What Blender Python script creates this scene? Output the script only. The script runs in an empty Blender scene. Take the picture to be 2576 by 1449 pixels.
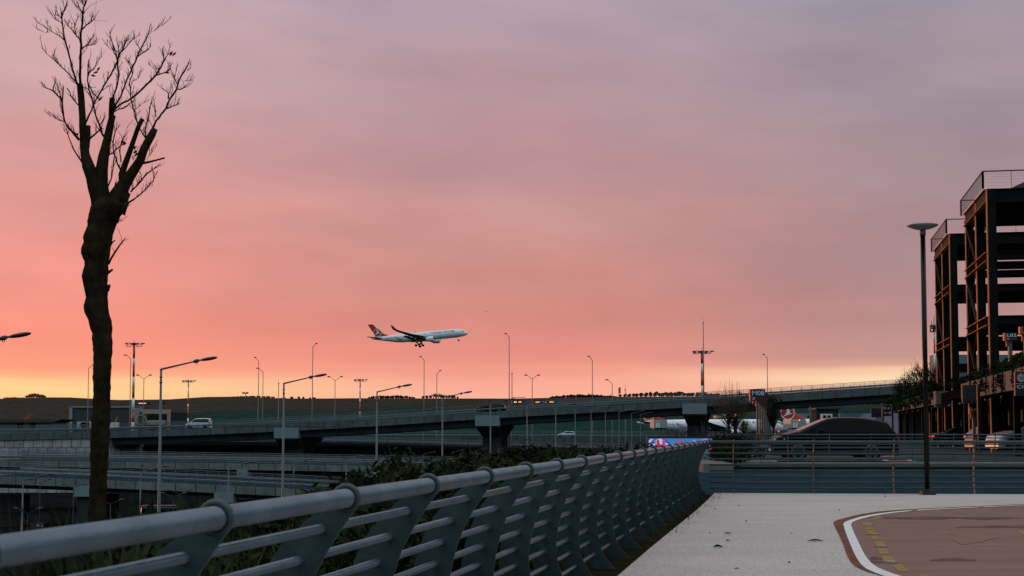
import bpy, math, random
from mathutils import Vector, Matrix, noise
R = math.radians
rnd = random.Random(11)
scn = bpy.context.scene
col = scn.collection

# ------------------------------------------------------------------ camera
F = 3577.8            # focal length in picture units (picture is 2576 x 1449 units wide/high)
HC = 1.32             # eye height above the pavement
PIT = R(3.5)
SH = 138.7 / 2576
cam = bpy.data.cameras.new('camera'); camo = bpy.data.objects.new('camera', cam); col.objects.link(camo)
cam.lens = 50; cam.sensor_width = 36; cam.shift_y = SH; cam.clip_start = 0.05; cam.clip_end = 20000
camo.location = (0, 0, HC); camo.rotation_euler = (math.pi/2 + PIT, 0, 0)
cam.dof.use_dof = True; cam.dof.focus_distance = 70; cam.dof.aperture_fstop = 9
scn.camera = camo
scn.view_settings.view_transform = 'Standard'; scn.view_settings.look = 'None'
scn.view_settings.exposure = 0; scn.view_settings.gamma = 1

def P(x, y, d):
    """point at ground distance d seen at picture position x, y"""
    v = (724.5 - y + SH*2576) / F
    u = (x - 1288) / F
    c, s = math.cos(PIT), math.sin(PIT)
    dy = c - s*v; dz = s + c*v
    k = d / dy
    return Vector((u*k, d, HC + dz*k))
def G(x, y, z=0.0):
    p = P(x, y, 1.0)
    k = (z - HC) / (p.z - HC)
    return Vector((p.x*k, k, z))

def lin(c):
    return tuple((v/255/12.92 if v/255 <= .04045 else ((v/255+.055)/1.055)**2.4) for v in c)

# ------------------------------------------------------------------ sky
W = bpy.data.worlds.new('World'); scn.world = W; W.use_nodes = True
nt = W.node_tree; nt.nodes.clear()
def N(t, **k):
    n = nt.nodes.new(t)
    for a, b in k.items(): setattr(n, a, b)
    return n
def L(a, b): nt.links.new(a, b)
def M(op, a, b=None, c=None, clamp=False):
    n = N('ShaderNodeMath', operation=op); n.use_clamp = clamp
    for i, v in enumerate((a, b, c)):
        if v is None: continue
        if isinstance(v, (int, float)): n.inputs[i].default_value = v
        else: L(v, n.inputs[i])
    return n.outputs[0]
tc = N('ShaderNodeTexCoord'); sep = N('ShaderNodeSeparateXYZ'); L(tc.outputs['Generated'], sep.inputs[0])
sx, sy, sz = sep.outputs
hor = M('SQRT', M('ADD', M('MULTIPLY', sx, sx), M('MULTIPLY', sy, sy)))
el = M('ARCTAN2', sz, hor)                 # elevation, radians
az = M('ARCTAN2', sx, sy)                  # 0 straight ahead, + to the right
# drifting cloud layers : long, soft, nearly level streaks
def cloud(kx, kz, tilt, scale, detail, seed):
    cx = N('ShaderNodeCombineXYZ')
    L(M('MULTIPLY', az, kx), cx.inputs[0])
    L(M('MULTIPLY', M('ADD', el, M('MULTIPLY', az, tilt)), kz), cx.inputs[1]); cx.inputs[2].default_value = seed
    n = N('ShaderNodeTexNoise'); n.inputs['Scale'].default_value = scale; n.inputs['Detail'].default_value = detail
    n.inputs['Roughness'].default_value = .5; L(cx.outputs[0], n.inputs['Vector'])
    return n.outputs['Fac']
c1 = cloud(3, 16, .10, 1.0, 3, 3.1)
c2 = cloud(5, 45, .04, 1.0, 3, 7.7)
c3 = cloud(7, 22, -.05, 1.0, 4, 1.3)
warp = M('ADD', M('MULTIPLY', M('SUBTRACT', c1, .5), .020), M('MULTIPLY', M('SUBTRACT', c2, .5), .006))
elw = M('ADD', el, warp)
def ramp(fac, stops):
    r = N('ShaderNodeValToRGB'); r.color_ramp.interpolation = 'EASE'
    e = r.color_ramp.elements
    for i, (p, c) in enumerate(stops):
        if i < 2: q = e[i]; q.position = p
        else: q = e.new(p)
        q.color = (*lin(c), 1)
    L(fac, r.inputs[0]); return r.outputs[0]
def ys(y): return math.atan((1082-y)/F)/.32
facl = M('DIVIDE', elw, .32, clamp=True)
left = ramp(facl, [(0, (255,170,90)), (ys(1003), (255,208,142)), (ys(985), (255,215,148)), (ys(966), (255,206,146)), (ys(948), (255,176,134)), (ys(930), (254,160,129)),
                   (ys(850), (250,150,130)), (ys(700), (240,153,141)), (ys(550), (228,155,148)), (ys(400), (222,160,157)), (ys(200), (211,170,172)), (1, (205,172,180))])
mid = ramp(facl, [(0, (235,150,110)), (ys(1003), (252,180,155)), (ys(970), (250,172,150)), (ys(938), (242,158,140)), (ys(895), (230,144,131)),
                  (ys(800), (213,138,127)), (ys(690), (205,141,134)), (ys(560), (199,149,145)), (ys(430), (184,143,148)), (ys(220), (183,152,161)), (1, (178,159,172))])
right = ramp(facl, [(0, (225,160,120)), (ys(1003), (232,178,152)), (ys(968), (244,202,170)), (ys(948), (255,221,180)), (ys(932), (246,202,166)), (ys(918), (215,163,146)),
                    (ys(895), (196,150,142)), (ys(800), (182,140,139)), (ys(650), (171,137,141)), (ys(450), (167,142,149)), (ys(220), (163,147,157)), (1, (150,149,165))])
def mixc(f, a, b, kind='MIX'):
    m = N('ShaderNodeMix', data_type='RGBA', blend_type=kind); m.clamp_factor = True
    if isinstance(f, (int, float)): m.inputs[0].default_value = f
    else: L(f, m.inputs[0])
    for i, v in ((6, a), (7, b)):
        if isinstance(v, tuple): m.inputs[i].default_value = (*v, 1)
        else: L(v, m.inputs[i])
    return m.outputs[2]
def sm(v, a, b):
    n = N('ShaderNodeMapRange', interpolation_type='SMOOTHSTEP'); L(v, n.inputs[0])
    n.inputs[1].default_value = a; n.inputs[2].default_value = b; return n.outputs[0]
azw = M('ADD', az, M('MULTIPLY', M('SUBTRACT', c1, .5), .12))
front = mixc(sm(azw, -.34, -.02), left, mid)
front = mixc(sm(azw, .02, .29), front, right)
c4 = cloud(4.2, 13, .16, 1.0, 4, 21.3)
c5 = cloud(9, 42, .10, 1.0, 5, 33.9)
front = mixc(M('MULTIPLY', M('MULTIPLY', sm(c4, .50, .68), .8), sm(el, .05, .16)), front, mixc(1.0, front, (1.05, .97, .95), 'MULTIPLY'))
front = mixc(M('MULTIPLY', M('MULTIPLY', sm(M('SUBTRACT', 1, c4), .50, .70), .8), sm(el, .08, .18)), front, mixc(1.0, front, (.89, .91, .945), 'MULTIPLY'))
# soft darker and lighter drifts
lum = M('ADD', 1.0, M('ADD', M('MULTIPLY', M('SUBTRACT', c3, .5), .34), M('MULTIPLY', M('SUBTRACT', c5, .5), .16)))
lumc = N('ShaderNodeCombineColor'); 
L(lum, lumc.inputs[0]); L(M('ADD', 1, M('MULTIPLY', M('SUBTRACT', lum, 1), .95)), lumc.inputs[1]); L(M('ADD', 1, M('MULTIPLY', M('SUBTRACT', lum, 1), .8)), lumc.inputs[2])
front = mixc(M('MULTIPLY', 1.0, sm(el, .02, .10)), front, mixc(1.0, front, lumc.outputs[0], 'MULTIPLY'))
# the sky behind the photographer is dim blue, overhead it is lavender grey
absaz = M('ABSOLUTE', az)
BACK = mixc(sm(el, .04, .55), lin((76, 112, 126)), lin((176, 194, 206)))
hz = mixc(sm(az, .38, 1.0), front, BACK)
hz = mixc(sm(M('MULTIPLY', az, -1), .55, 1.5), hz, BACK)
up = mixc(sm(absaz, 1.0, 2.6), lin((236, 228, 230)), lin((216, 234, 242)))
skyc = mixc(sm(el, .30, .85), hz, up)
nish = N('ShaderNodeTexSky', sky_type='NISHITA'); nish.sun_disc = False
nish.sun_elevation = R(1.9); nish.sun_rotation = R(-46); nish.air_density = 2; nish.dust_density = 3
bg1 = N('ShaderNodeBackground'); L(skyc, bg1.inputs[0]); bg1.inputs[1].default_value = 1.0
bg2 = N('ShaderNodeBackground'); L(nish.outputs[0], bg2.inputs[0]); bg2.inputs[1].default_value = .004
addn = N('ShaderNodeAddShader'); L(bg1.outputs[0], addn.inputs[0]); L(bg2.outputs[0], addn.inputs[1])
wo = N('ShaderNodeOutputWorld'); L(addn.outputs[0], wo.inputs[0])

# ------------------------------------------------------------------ sun, just above the horizon to the left
sl = bpy.data.lights.new('sun', 'SUN'); so = bpy.data.objects.new('sun', sl); col.objects.link(so)
sl.energy = 1.8; sl.angle = R(0.8); sl.color = (1.0, .33, .08)
SE, SA = R(1.9), R(-46)
sdir = Vector((math.sin(SA)*math.cos(SE), math.cos(SA)*math.cos(SE), math.sin(SE)))
so.rotation_euler = (-sdir).to_track_quat('-Z', 'Y').to_euler()
so.location = (-30, 10, 40)

# ------------------------------------------------------------------ materials
MATS = {}
def mat(name, c, rough=.7, metal=0.0, var=.25, scale=3.0, bump=0.0, bscale=None, c2=None, spec=.5, emit=None, stretch=None, coat=0):
    if name in MATS: return MATS[name]
    m = bpy.data.materials.new(name); m.use_nodes = True; MATS[name] = m
    t = m.node_tree; b = t.nodes['Principled BSDF']
    b.inputs['Roughness'].default_value = rough; b.inputs['Metallic'].default_value = metal
    b.inputs['Specular IOR Level'].default_value = 0 if rough >= .8 else spec
    if coat: b.inputs['Coat Weight'].default_value = coat; b.inputs['Coat Roughness'].default_value = .05
    if emit:
        b.inputs['Emission Color'].default_value = (*emit[0], 1); b.inputs['Emission Strength'].default_value = emit[1]
    tcn = t.nodes.new('ShaderNodeTexCoord'); n = t.nodes.new('ShaderNodeTexNoise')
    n.inputs['Scale'].default_value = scale; n.inputs['Detail'].default_value = 6; n.inputs['Roughness'].default_value = .62
    src = tcn.outputs['Object']
    if stretch:
        mp = t.nodes.new('ShaderNodeMapping'); mp.inputs['Scale'].default_value = stretch
        t.links.new(src, mp.inputs[0]); src = mp.outputs[0]
    t.links.new(src, n.inputs['Vector'])
    r = t.nodes.new('ShaderNodeValToRGB'); e = r.color_ramp.elements
    e[0].position = .3; e[1].position = .7
    a = tuple(v*(1-var) for v in c); z = c2 if c2 else tuple(min(1, v*(1+var)) for v in c)
    e[0].color = (*a, 1); e[1].color = (*z, 1)
    t.links.new(n.outputs['Fac'], r.inputs[0]); t.links.new(r.outputs[0], b.inputs['Base Color'])
    if bump:
        n2 = t.nodes.new('ShaderNodeTexNoise'); n2.inputs['Scale'].default_value = bscale or scale*6; n2.inputs['Detail'].default_value = 5
        t.links.new(src, n2.inputs['Vector'])
        bp = t.nodes.new('ShaderNodeBump'); bp.inputs['Strength'].default_value = bump; bp.inputs['Distance'].default_value = .05 if name == 'bark' else .02
        t.links.new(n2.outputs['Fac'], bp.inputs['Height']); t.links.new(bp.outputs[0], b.inputs['Normal'])
    m['rampnode'] = r.name
    return m
def panel_mat(name, c, wx, wz, offset=0.0, gap=.02, axis_y=False, var=.25, rough=.85, squash=1):
    """cast concrete with joints between panels (object coordinates, metres)"""
    m = mat(name, c, rough, var=var, scale=.9)
    t = m.node_tree; b = t.nodes['Principled BSDF']
    tcn = t.nodes.new('ShaderNodeTexCoord'); s = t.nodes.new('ShaderNodeSeparateXYZ'); cb = t.nodes.new('ShaderNodeCombineXYZ')
    t.links.new(tcn.outputs['Object'], s.inputs[0])
    t.links.new(s.outputs[1 if axis_y else 0], cb.inputs[0]); t.links.new(s.outputs[2], cb.inputs[1])
    br = t.nodes.new('ShaderNodeTexBrick'); br.inputs['Scale'].default_value = 1; br.inputs['Brick Width'].default_value = wx
    br.inputs['Row Height'].default_value = wz; br.inputs['Mortar Size'].default_value = gap; br.offset = offset
    br.inputs['Color1'].default_value = (1, 1, 1, 1); br.inputs['Color2'].default_value = (.78, .78, .78, 1); br.inputs['Mortar'].default_value = (.3, .3, .3, 1)
    br.squash = squash
    t.links.new(cb.outputs[0], br.inputs['Vector'])
    mx = t.nodes.new('ShaderNodeMix'); mx.data_type = 'RGBA'; mx.blend_type = 'MULTIPLY'; mx.inputs[0].default_value = 1
    t.links.new(t.nodes[m['rampnode']].outputs[0], mx.inputs[6]); t.links.new(br.outputs['Color'], mx.inputs[7])
    t.links.new(mx.outputs[2], b.inputs['Base Color'])
    return m

m_rail = mat('painted_steel', (.125, .155, .19), .34, .65, var=.18, scale=5, bump=.12, bscale=60)
m_plate = mat('painted_steel_plate', (.036, .060, .064), .5, .2, var=.22, scale=3, bump=.1, bscale=40)
m_galv = mat('galvanised_steel', (.115, .14, .16), .5, .4, var=.15, scale=2)
m_pole = mat('grey_lamp_paint', (.085, .105, .122), .5, .3, var=.12, scale=2)
m_dark = mat('dark_metal', (.02, .022, .025), .4, .2, var=.2)
m_lamphead = mat('lamp_head_grey', (.045, .05, .055), .45, .3)
m_black = mat('black_steel_frame', (.0035, .0035, .0035), .7, .0, var=.4, scale=1.5, spec=.15)
m_flange = mat('sunlit_flange_edge', (.36, .16, .06), .7, var=.35, scale=1.5, spec=.2)  # orange puts the low sun on the left edges into the colour
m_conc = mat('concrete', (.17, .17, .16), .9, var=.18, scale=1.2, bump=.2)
m_conc_dark = mat('dark_streaked_concrete', (.045, .05, .05), .9, var=.3, scale=.5, stretch=(1, 1, .3))
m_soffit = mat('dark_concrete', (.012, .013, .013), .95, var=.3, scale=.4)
m_fascia = panel_mat('fascia_concrete', (.112, .132, .135), 2.35, 50, 0, .05)
m_fascia2 = panel_mat('old_fascia_concrete', (.18, .20, .19), 2.1, 50, 0, .06)
m_pan = panel_mat('panel_wall_concrete', (.38, .37, .375), 1.58, 1.58, .5, .07, var=.3)
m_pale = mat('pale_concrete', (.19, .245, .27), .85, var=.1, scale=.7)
m_asph = mat('asphalt', (.017, .036, .048), .85, var=.22, scale=.7, bump=.3, bscale=30)
m_asph2 = mat('worn_asphalt', (.062, .07, .075), .9, var=.15, scale=.5)
m_soil = mat('dark_soil', (.022, .018, .012), 1, var=.5, scale=4, bump=.6)
m_bark = mat('bark', (.030, .021, .012), .95, var=.5, scale=7, bump=1.0, bscale=14, stretch=(1, 1, .35))
m_twig = mat('twig_bark', (.016, .013, .012), .9, var=.3, scale=5)
m_leaf = mat('strap_leaf', (.014, .026, .014), .8, var=.6, scale=2.5, c2=(.040, .050, .024))
m_leafdry = mat('dry_leaf', (.03, .023, .010), .8, var=.4, scale=3)
m_hedge = mat('hedge_leaf', (.012, .022, .012), .8, var=.5, scale=1.2, c2=(.026, .036, .018), spec=.2)
m_white = mat('white_paint', (.78, .79, .80), .35, var=.04, scale=.6)
m_red = mat('red_paint', (.55, .045, .02), .45, var=.08)
m_navy = mat('navy_paint', (.03, .06, .16), .5)
m_glass = mat('dark_glass', (.001, .003, .0035), .12, 0, var=.1, spec=.08)
m_screen = mat('windscreen_glass', (.002, .004, .005), .08, 0, var=.1, spec=.9)
m_tyre = mat('tyre_rubber', (.012, .012, .013), .85)
m_yellow = mat('yellow_paint', (.34, .26, .07), .8, var=.15, scale=22, c2=(.27, .18, .12))
def emis(name, c, s=1.0): return mat(name, (0.01, .01, .01), .6, emit=(lin(c), s))

# ------------------------------------------------------------------ mesh helpers
class MB:
    def __init__(s): s.v = []; s.f = []; s.mi = []; s.cur = 0; s.smooth = []
    def face(s, ids, sm=False): s.f.append(ids); s.mi.append(s.cur); s.smooth.append(sm)
    def add(s, vs, fs, sm=False):
        o = len(s.v); s.v += [Vector(v) for v in vs]
        for f in fs: s.face([i+o for i in f], sm)
    def box(s, c, d, ax=None, bev=0):
        X, Y, Z = ax if ax else (Vector((1,0,0)), Vector((0,1,0)), Vector((0,0,1)))
        c = Vector(c); h = [d[0]/2, d[1]/2, d[2]/2]
        vs = [c + X*(a*h[0]) + Y*(b*h[1]) + Z*(e*h[2]) for a in (-1,1) for b in (-1,1) for e in (-1,1)]
        s.add(vs, [(0,1,3,2),(4,6,7,5),(0,4,5,1),(2,3,7,6),(0,2,6,4),(1,5,7,3)])
    def bar(s, a, b, w, h, up=(0,0,1)):
        a, b = Vector(a), Vector(b); Y = (b-a).normalized(); X = Y.cross(Vector(up))
        if X.length < 1e-4: X = Vector((1,0,0))
        X.normalize(); Z = X.cross(Y)
        s.box((a+b)/2, (w, (b-a).length, h), (X, Y, Z))
    def tube(s, pts, r, n=8, cap=True):
        pts = [Vector(p) for p in pts]
        if isinstance(r, (int, float)): r = [r]*len(pts)
        rings = []; prev = None
        for i, p in enumerate(pts):
            if i == 0: d = pts[1]-p
            elif i == len(pts)-1: d = p-pts[i-1]
            else: d = (pts[i+1]-p).normalized() + (p-pts[i-1]).normalized()
            if d.length < 1e-9: d = Vector((0,0,1))
            d.normalize()
            if prev is None:
                X = d.cross(Vector((0,0,1)))
                if X.length < .05: X = d.cross(Vector((0,1,0)))
            else: X = prev - d*prev.dot(d)
            X.normalize(); prev = X; Y = d.cross(X)
            rings.append([p + (X*math.cos(2*math.pi*k/n) + Y*math.sin(2*math.pi*k/n))*r[i] for k in range(n)])
        s.loft(rings, cap)
    def loft(s, rings, cap=True, closed=True, sm=True):
        o = len(s.v); n = len(rings[0])
        for rg in rings: s.v += [Vector(q) for q in rg]
        for i in range(len(rings)-1):
            for k in range(n if closed else n-1):
                a = o+i*n+k; b = o+i*n+(k+1) % n
                s.face([a, b, b+n, a+n], sm)
        if cap:
            s.face([o+k for k in range(n)][::-1]); s.face([o+(len(rings)-1)*n+k for k in range(n)])
    def prism(s, poly, ext):
        """poly: list of 3D points (planar), ext: extrusion vector"""
        o = len(s.v); n = len(poly); e = Vector(ext)
        s.v += [Vector(p) for p in poly] + [Vector(p)+e for p in poly]
        s.face([o+i for i in range(n)][::-1]); s.face([o+n+i for i in range(n)])
        for i in range(n): s.face([o+i, o+(i+1) % n, o+n+(i+1) % n, o+n+i])
    def disc(s, c, ax, r, t, n=20, r2=None):
        c = Vector(c); ax = Vector(ax).normalized(); s.tube([c-ax*t/2, c+ax*t/2], [r, r2 if r2 else r], n)
    def torus(s, c, ax, R0, r, n=24, m=8):
        c = Vector(c); ax = Vector(ax).normalized(); X = ax.orthogonal().normalized(); Y = ax.cross(X)
        o = len(s.v)
        for i in range(n):
            a = 2*math.pi*i/n; d = X*math.cos(a)+Y*math.sin(a)
            for j in range(m):
                b = 2*math.pi*j/m; s.v.append(c + d*(R0+r*math.cos(b)) + ax*(r*math.sin(b)))
        for i in range(n):
            for j in range(m):
                s.face([o+i*m+j, o+((i+1) % n)*m+j, o+((i+1) % n)*m+(j+1) % m, o+i*m+(j+1) % m], True)
    def ball(s, c, r, n=12, m=8):
        c = Vector(c); rr = r if isinstance(r, (tuple, list)) else (r, r, r); rings = []
        for i in range(1, m):
            a = math.pi*i/m
            rings.append([c + Vector((rr[0]*math.sin(a)*math.cos(2*math.pi*k/n), rr[1]*math.sin(a)*math.sin(2*math.pi*k/n), rr[2]*math.cos(a))) for k in range(n)])
        s.loft(rings)
    def build(s, name, m, parent=None, local=False):
        me = bpy.data.meshes.new(name)
        off = Vector((0,0,0))
        q = parent
        while q is not None and not local: off += q.location; q = q.parent
        me.from_pydata([v-off for v in s.v], [], s.f)
        ms = m if isinstance(m, (list, tuple)) else [m]
        for x in ms: me.materials.append(x)
        me.polygons.foreach_set('use_smooth', s.smooth)
        me.polygons.foreach_set('material_index', s.mi)
        me.update()
        o = bpy.data.objects.new(name, me); col.objects.link(o)
        if parent: o.parent = parent
        return o
def tag(o, label=None, cat=None, group=None, kind=None):
    if label: o['label'] = label
    if cat: o['category'] = cat
    if group: o['group'] = group
    if kind: o['kind'] = kind
    return o
def thing(name, loc, label, cat, group=None):
    o = bpy.data.objects.new(name, None); col.objects.link(o); o.location = loc; o.empty_display_size = .3
    return tag(o, label, cat, group)
def struct(name, mb, m): return tag(mb.build(name, m), kind='structure')
def copy_tree(o, parent=None):
    c = o.copy(); col.objects.link(c); c.parent = parent
    for ch in list(o.children): copy_tree(ch, c)
    return c
def flat_poly(pts, z):
    mb = MB(); mb.add([(p[0], p[1], z) for p in pts], [list(range(len(pts)))]); return mb
def text2d(body, size=1.0):
    cu = bpy.data.curves.new('lettering', 'FONT'); cu.body = body; cu.size = size; cu.resolution_u = 3
    cu.offset = .012*size
    ob = bpy.data.objects.new('lettering', cu); col.objects.link(ob)
    dg = bpy.context.evaluated_depsgraph_get(); me = ob.evaluated_get(dg).to_mesh()
    vs = [v.co.copy() for v in me.vertices]; fs = [list(p.vertices) for p in me.polygons]
    ob.evaluated_get(dg).to_mesh_clear(); bpy.data.objects.remove(ob); bpy.data.curves.remove(cu)
    xs = [v.x for v in vs]; ysn = [v.y for v in vs]
    x0, x1, y0, y1 = min(xs), max(xs), min(ysn), max(ysn)
    return [((v.x-x0)/(x1-x0), (v.y-y0)/(y1-y0)) for v in vs], fs
def text_on(body, org, ux, uz, w, h):
    """lettering filling a w x h rectangle from org"""
    vs, fs = text2d(body); mb = MB(); org = Vector(org); ux = Vector(ux); uz = Vector(uz)
    mb.add([org + ux*(a*w) + uz*(b*h) for a, b in vs], fs); return mb

RD = Vector((.1898, .9818, 0)); PD = Vector((.9818, -.1898, 0)); UP = Vector((0, 0, 1))

# ------------------------------------------------------------------ terrain
def interp(x, tab):
    if x <= tab[0][0]: return tab[0][1]
    for (a, b), (c, d) in zip(tab, tab[1:]):
        if x <= c: return b + (d-b)*(x-a)/(c-a)
    return tab[-1][1]
def ss(a, b, x):
    t = max(0, min(1, (x-a)/(b-a))); return t*t*(3-2*t)
RIDGE = [(-900,1006),(0,1006),(30,1005),(60,1002.5),(130,1001),(206,1002),(240,1006),(293,1009),(377,1007),(482,1006),(499,1001),(518,999),(562,1000.5),
         (600,999),(650,1000),(681,1003),(760,1004),(900,1003),(1000,1003.5),(1300,1004),(1400,1002),(1560,1001),(1700,1000),(2000,1001),(2300,1004),(3400,1006)]
def xb(Y): return interp(Y, [(-50,-11.2),(0,-1.5),(28,3.6),(33,6.0),(60,8.5),(120,15),(200,20),(300,20)])
def height(X, Y):
    b = xb(Y) - (1.0 if Y < 10 else 1.0 + min(2.4, (Y-10)*.25))
    if Y > 45: b = xb(Y)
    left = ss(b, b-9, X)                      # 1 in the valley
    z = -.16 if Y < 31 else interp(Y, [(31,-.16),(51,.02),(60,.08),(150,.05),(240,-2),(330,-3.1)])
    vz = interp(Y, [(-50,-9),(240,-9),(330,-3.1)])
    z = z*(1-left) + vz*left
    if Y > 620:
        px = 1288 + F*X/Y
        zr = HC + (1082-interp(px, RIDGE))/F*1210*1.0
        t = ss(620, 1210, Y)
        z = -3.1*(1-t) + zr*t + (math.sin(X*.013)*1.2+math.sin(X*.031+Y*.02)*.7)*t*(1-t)*4
        if Y > 1210: z = zr - (Y-1210)*.06
    return z
ygr = [-40,-20,-10,-5,0,2,4,6,8,10,12,14,16,18,20,22,24,26,28,29.9,30.6,31.5,33,36,40,45,50,53,56,60,70,80,90,100,120,150,180,210,240,260,280,300,330,370,420,500,600,640] + \
      [680+40*i for i in range(14)] + [1240, 1300, 1500, 2200, 4500]
xgr = [-3600,-2400,-1600,-1200,-900,-700] + [-560+20*i for i in range(22)] + [-130,-100,-80,-60,-50,-40,-30,-25,-20] + [-18+.75*i for i in range(60)] + [28,31,35,40,50,60,80,100,130] + [150+20*i for i in range(22)] + [700,900,1200,1600,2400,3600]
mb = MB(); nx = len(xgr)
mb.v = [Vector((X*(1 if Y < 1500 else 1.6), Y, height(X, Y))) for Y in ygr for X in xgr]
for j in range(len(ygr)-1):
    for i in range(nx-1): mb.face([j*nx+i, j*nx+i+1, (j+1)*nx+i+1, (j+1)*nx+i], True)
m_ground = mat('ground_cover', (.04, .035, .03), 1, var=.35, scale=.02, c2=(.035, .062, .045), bump=.5, bscale=1.0)
# the far slope : brown scrub towards the crest, green grass lower down
t = m_ground.node_tree; b_ = t.nodes['Principled BSDF']
tcn = t.nodes.new('ShaderNodeTexCoord'); s_ = t.nodes.new('ShaderNodeSeparateXYZ'); t.links.new(tcn.outputs['Object'], s_.inputs[0])
def tm(op, a, b):
    n = t.nodes.new('ShaderNodeMath'); n.operation = op; n.use_clamp = False
    for i, v in enumerate((a, b)):
        if isinstance(v, (int, float)): n.inputs[i].default_value = v
        else: t.links.new(v, n.inputs[i])
    return n.outputs[0]
nz = t.nodes.new('ShaderNodeTexNoise'); nz.inputs['Scale'].default_value = .008; nz.inputs['Detail'].default_value = 8; t.links.new(tcn.outputs['Object'], nz.inputs['Vector'])
fine = t.nodes.new('ShaderNodeTexNoise'); fine.inputs['Scale'].default_value = .12; fine.inputs['Detail'].default_value = 8; fine.inputs['Roughness'].default_value = .7; t.links.new(tcn.outputs['Object'], fine.inputs['Vector'])
hgt = tm('ADD', tm('MULTIPLY', s_.outputs[2], .06), tm('MULTIPLY', tm('SUBTRACT', nz.outputs['Fac'], .5), 2.2))
hgt = tm('ADD', hgt, tm('MULTIPLY', tm('MAXIMUM', tm('MULTIPLY', tm('ADD', s_.outputs[0], 170), -1.0), 0), .006))
rr = t.nodes.new('ShaderNodeValToRGB'); e = rr.color_ramp.elements; e[0].position = .45; e[1].position = 1.0
e[0].color = (.014, .040, .034, 1); e[1].color = (.044, .036, .030, 1); t.links.new(hgt, rr.inputs[0])
r2 = t.nodes.new('ShaderNodeValToRGB'); e = r2.color_ramp.elements; e[0].position = .3; e[1].position = .7; e[0].color = (.6, .6, .6, 1); e[1].color = (1.35, 1.35, 1.35, 1)
t.links.new(fine.outputs['Fac'], r2.inputs[0])
mm = t.nodes.new('ShaderNodeMix'); mm.data_type = 'RGBA'; mm.blend_type = 'MULTIPLY'; mm.inputs[0].default_value = 1
t.links.new(rr.outputs[0], mm.inputs[6]); t.links.new(r2.outputs[0], mm.inputs[7])
near = t.nodes.new('ShaderNodeMapRange'); t.links.new(s_.outputs[1], near.inputs[0]); near.inputs[1].default_value = 330; near.inputs[2].default_value = 420
mg = t.nodes.new('ShaderNodeMix'); mg.data_type = 'RGBA'; t.links.new(near.outputs[0], mg.inputs[0])
mg.inputs[6].default_value = (.008, .009, .008, 1); t.links.new(mm.outputs[2], mg.inputs[7]); t.links.new(mg.outputs[2], b_.inputs['Base Color'])
struct('ground', mb, m_ground)

# airport apron, a sheet in front of the hill
struct('apron', flat_poly([(-420, 345), (620, 345), (620, 640), (-420, 640)], -3.02), mat('apron_concrete', (.028, .033, .034), .95, var=.3, scale=.05, spec=.1))

# ------------------------------------------------------------------ pavement (a kerbed slab)
def edge(Y, u=.10):                       # left border along the railing
    return -.857 + .236*(Y-4.14)/1.221 + u
pv = [(edge(-8), -8), (45, -8), (45, 28.9), (edge(30)+.25, 30.0)] 
far = [G(1798, 1240.0), G(2576, 1243.2)]
pv = [(edge(-8), -8), (edge(8), 8), (edge(16), 16), (edge(24, .14), 24), (far[0].x, far[0].y), (far[1].x, far[1].y), (60, far[1].y-1.9), (60, -8)]
mb = MB(); mb.prism([(x, y, 0) for x, y in pv], (0, 0, -.16))
m_pave = mat('pale_pavement', (.49, .448, .425), .9, var=.10, scale=.8, bump=.5, bscale=30, stretch=(.6, 1.0, 1), spec=.2)
t = m_pave.node_tree; b_ = t.nodes['Principled BSDF']
tcn = t.nodes.new('ShaderNodeTexCoord'); fn = t.nodes.new('ShaderNodeTexNoise'); fn.inputs['Scale'].default_value = 26; fn.inputs['Detail'].default_value = 3
t.links.new(tcn.outputs['Object'], fn.inputs['Vector'])
rp = t.nodes.new('ShaderNodeValToRGB'); e = rp.color_ramp.elements; e[0].position = .34; e[1].position = .52; e[0].color = (.66, .66, .66, 1); e[1].color = (1, 1, 1, 1)
t.links.new(fn.outputs['Fac'], rp.inputs[0])
fm = t.nodes.new('ShaderNodeMix'); fm.data_type = 'RGBA'; fm.blend_type = 'MULTIPLY'; fm.inputs[0].default_value = 1
t.links.new(t.nodes[m_pave['rampnode']].outputs[0], fm.inputs[6]); t.links.new(rp.outputs[0], fm.inputs[7]); t.links.new(fm.outputs[2], b_.inputs['Base Color'])
struct('pavement', mb, m_pave)

def Q(a, b, z=0.0):
    return G((2700+a/1.8453)/1.59, (1900+b/1.8453)/1.59, z)
m_track = mat('worn_red_surfacing', (.225, .145, .125), .9, var=.12, scale=1.2, bump=.2, bscale=60, stretch=(.4, 1.6, 1), spec=.2)
m_brown = mat('fresh_brown_border', (.17, .078, .058), .85, var=.3, scale=2.5)
# a mass of rounded leaves / blades used by every hedge, tree and climber
out = [(2900,203),(2576,215),(2000,240),(1700,254),(1500,270),(1380,288),(1290,308),(1205,330),(1172,345),(1170,358),(1200,420),(1240,500),(1265,580),(1300,645),(1345,680),(1420,710),(1560,748),(1800,812),(2200,900),(2700,1000)]
ptsg = [Q(a, b) for a, b in out]
ring = [(p.x, p.y) for p in ptsg]
ring += [(24, 1), (60, 1), (60, ptsg[0].y)]
struct('red_surfacing', flat_poly(ring, .004), m_track)
def ribbon(A, B, z):
    mb = MB(); a = [Q(*p, z) for p in A]; b = [Q(*p, z) for p in B]
    o = 0; mb.v = a+b; n = len(a)
    for i in range(n-1): mb.face([i, i+1, n+i+1, n+i])
    return mb
def smooth(A, k=2):
    for _ in range(k):
        B = [A[0]]
        for p, q in zip(A, A[1:]):
            B += [(p[0]*.75+q[0]*.25, p[1]*.75+q[1]*.25), (p[0]*.25+q[0]*.75, p[1]*.25+q[1]*.75)]
        A = B+[A[-1]]
    return A
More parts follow.
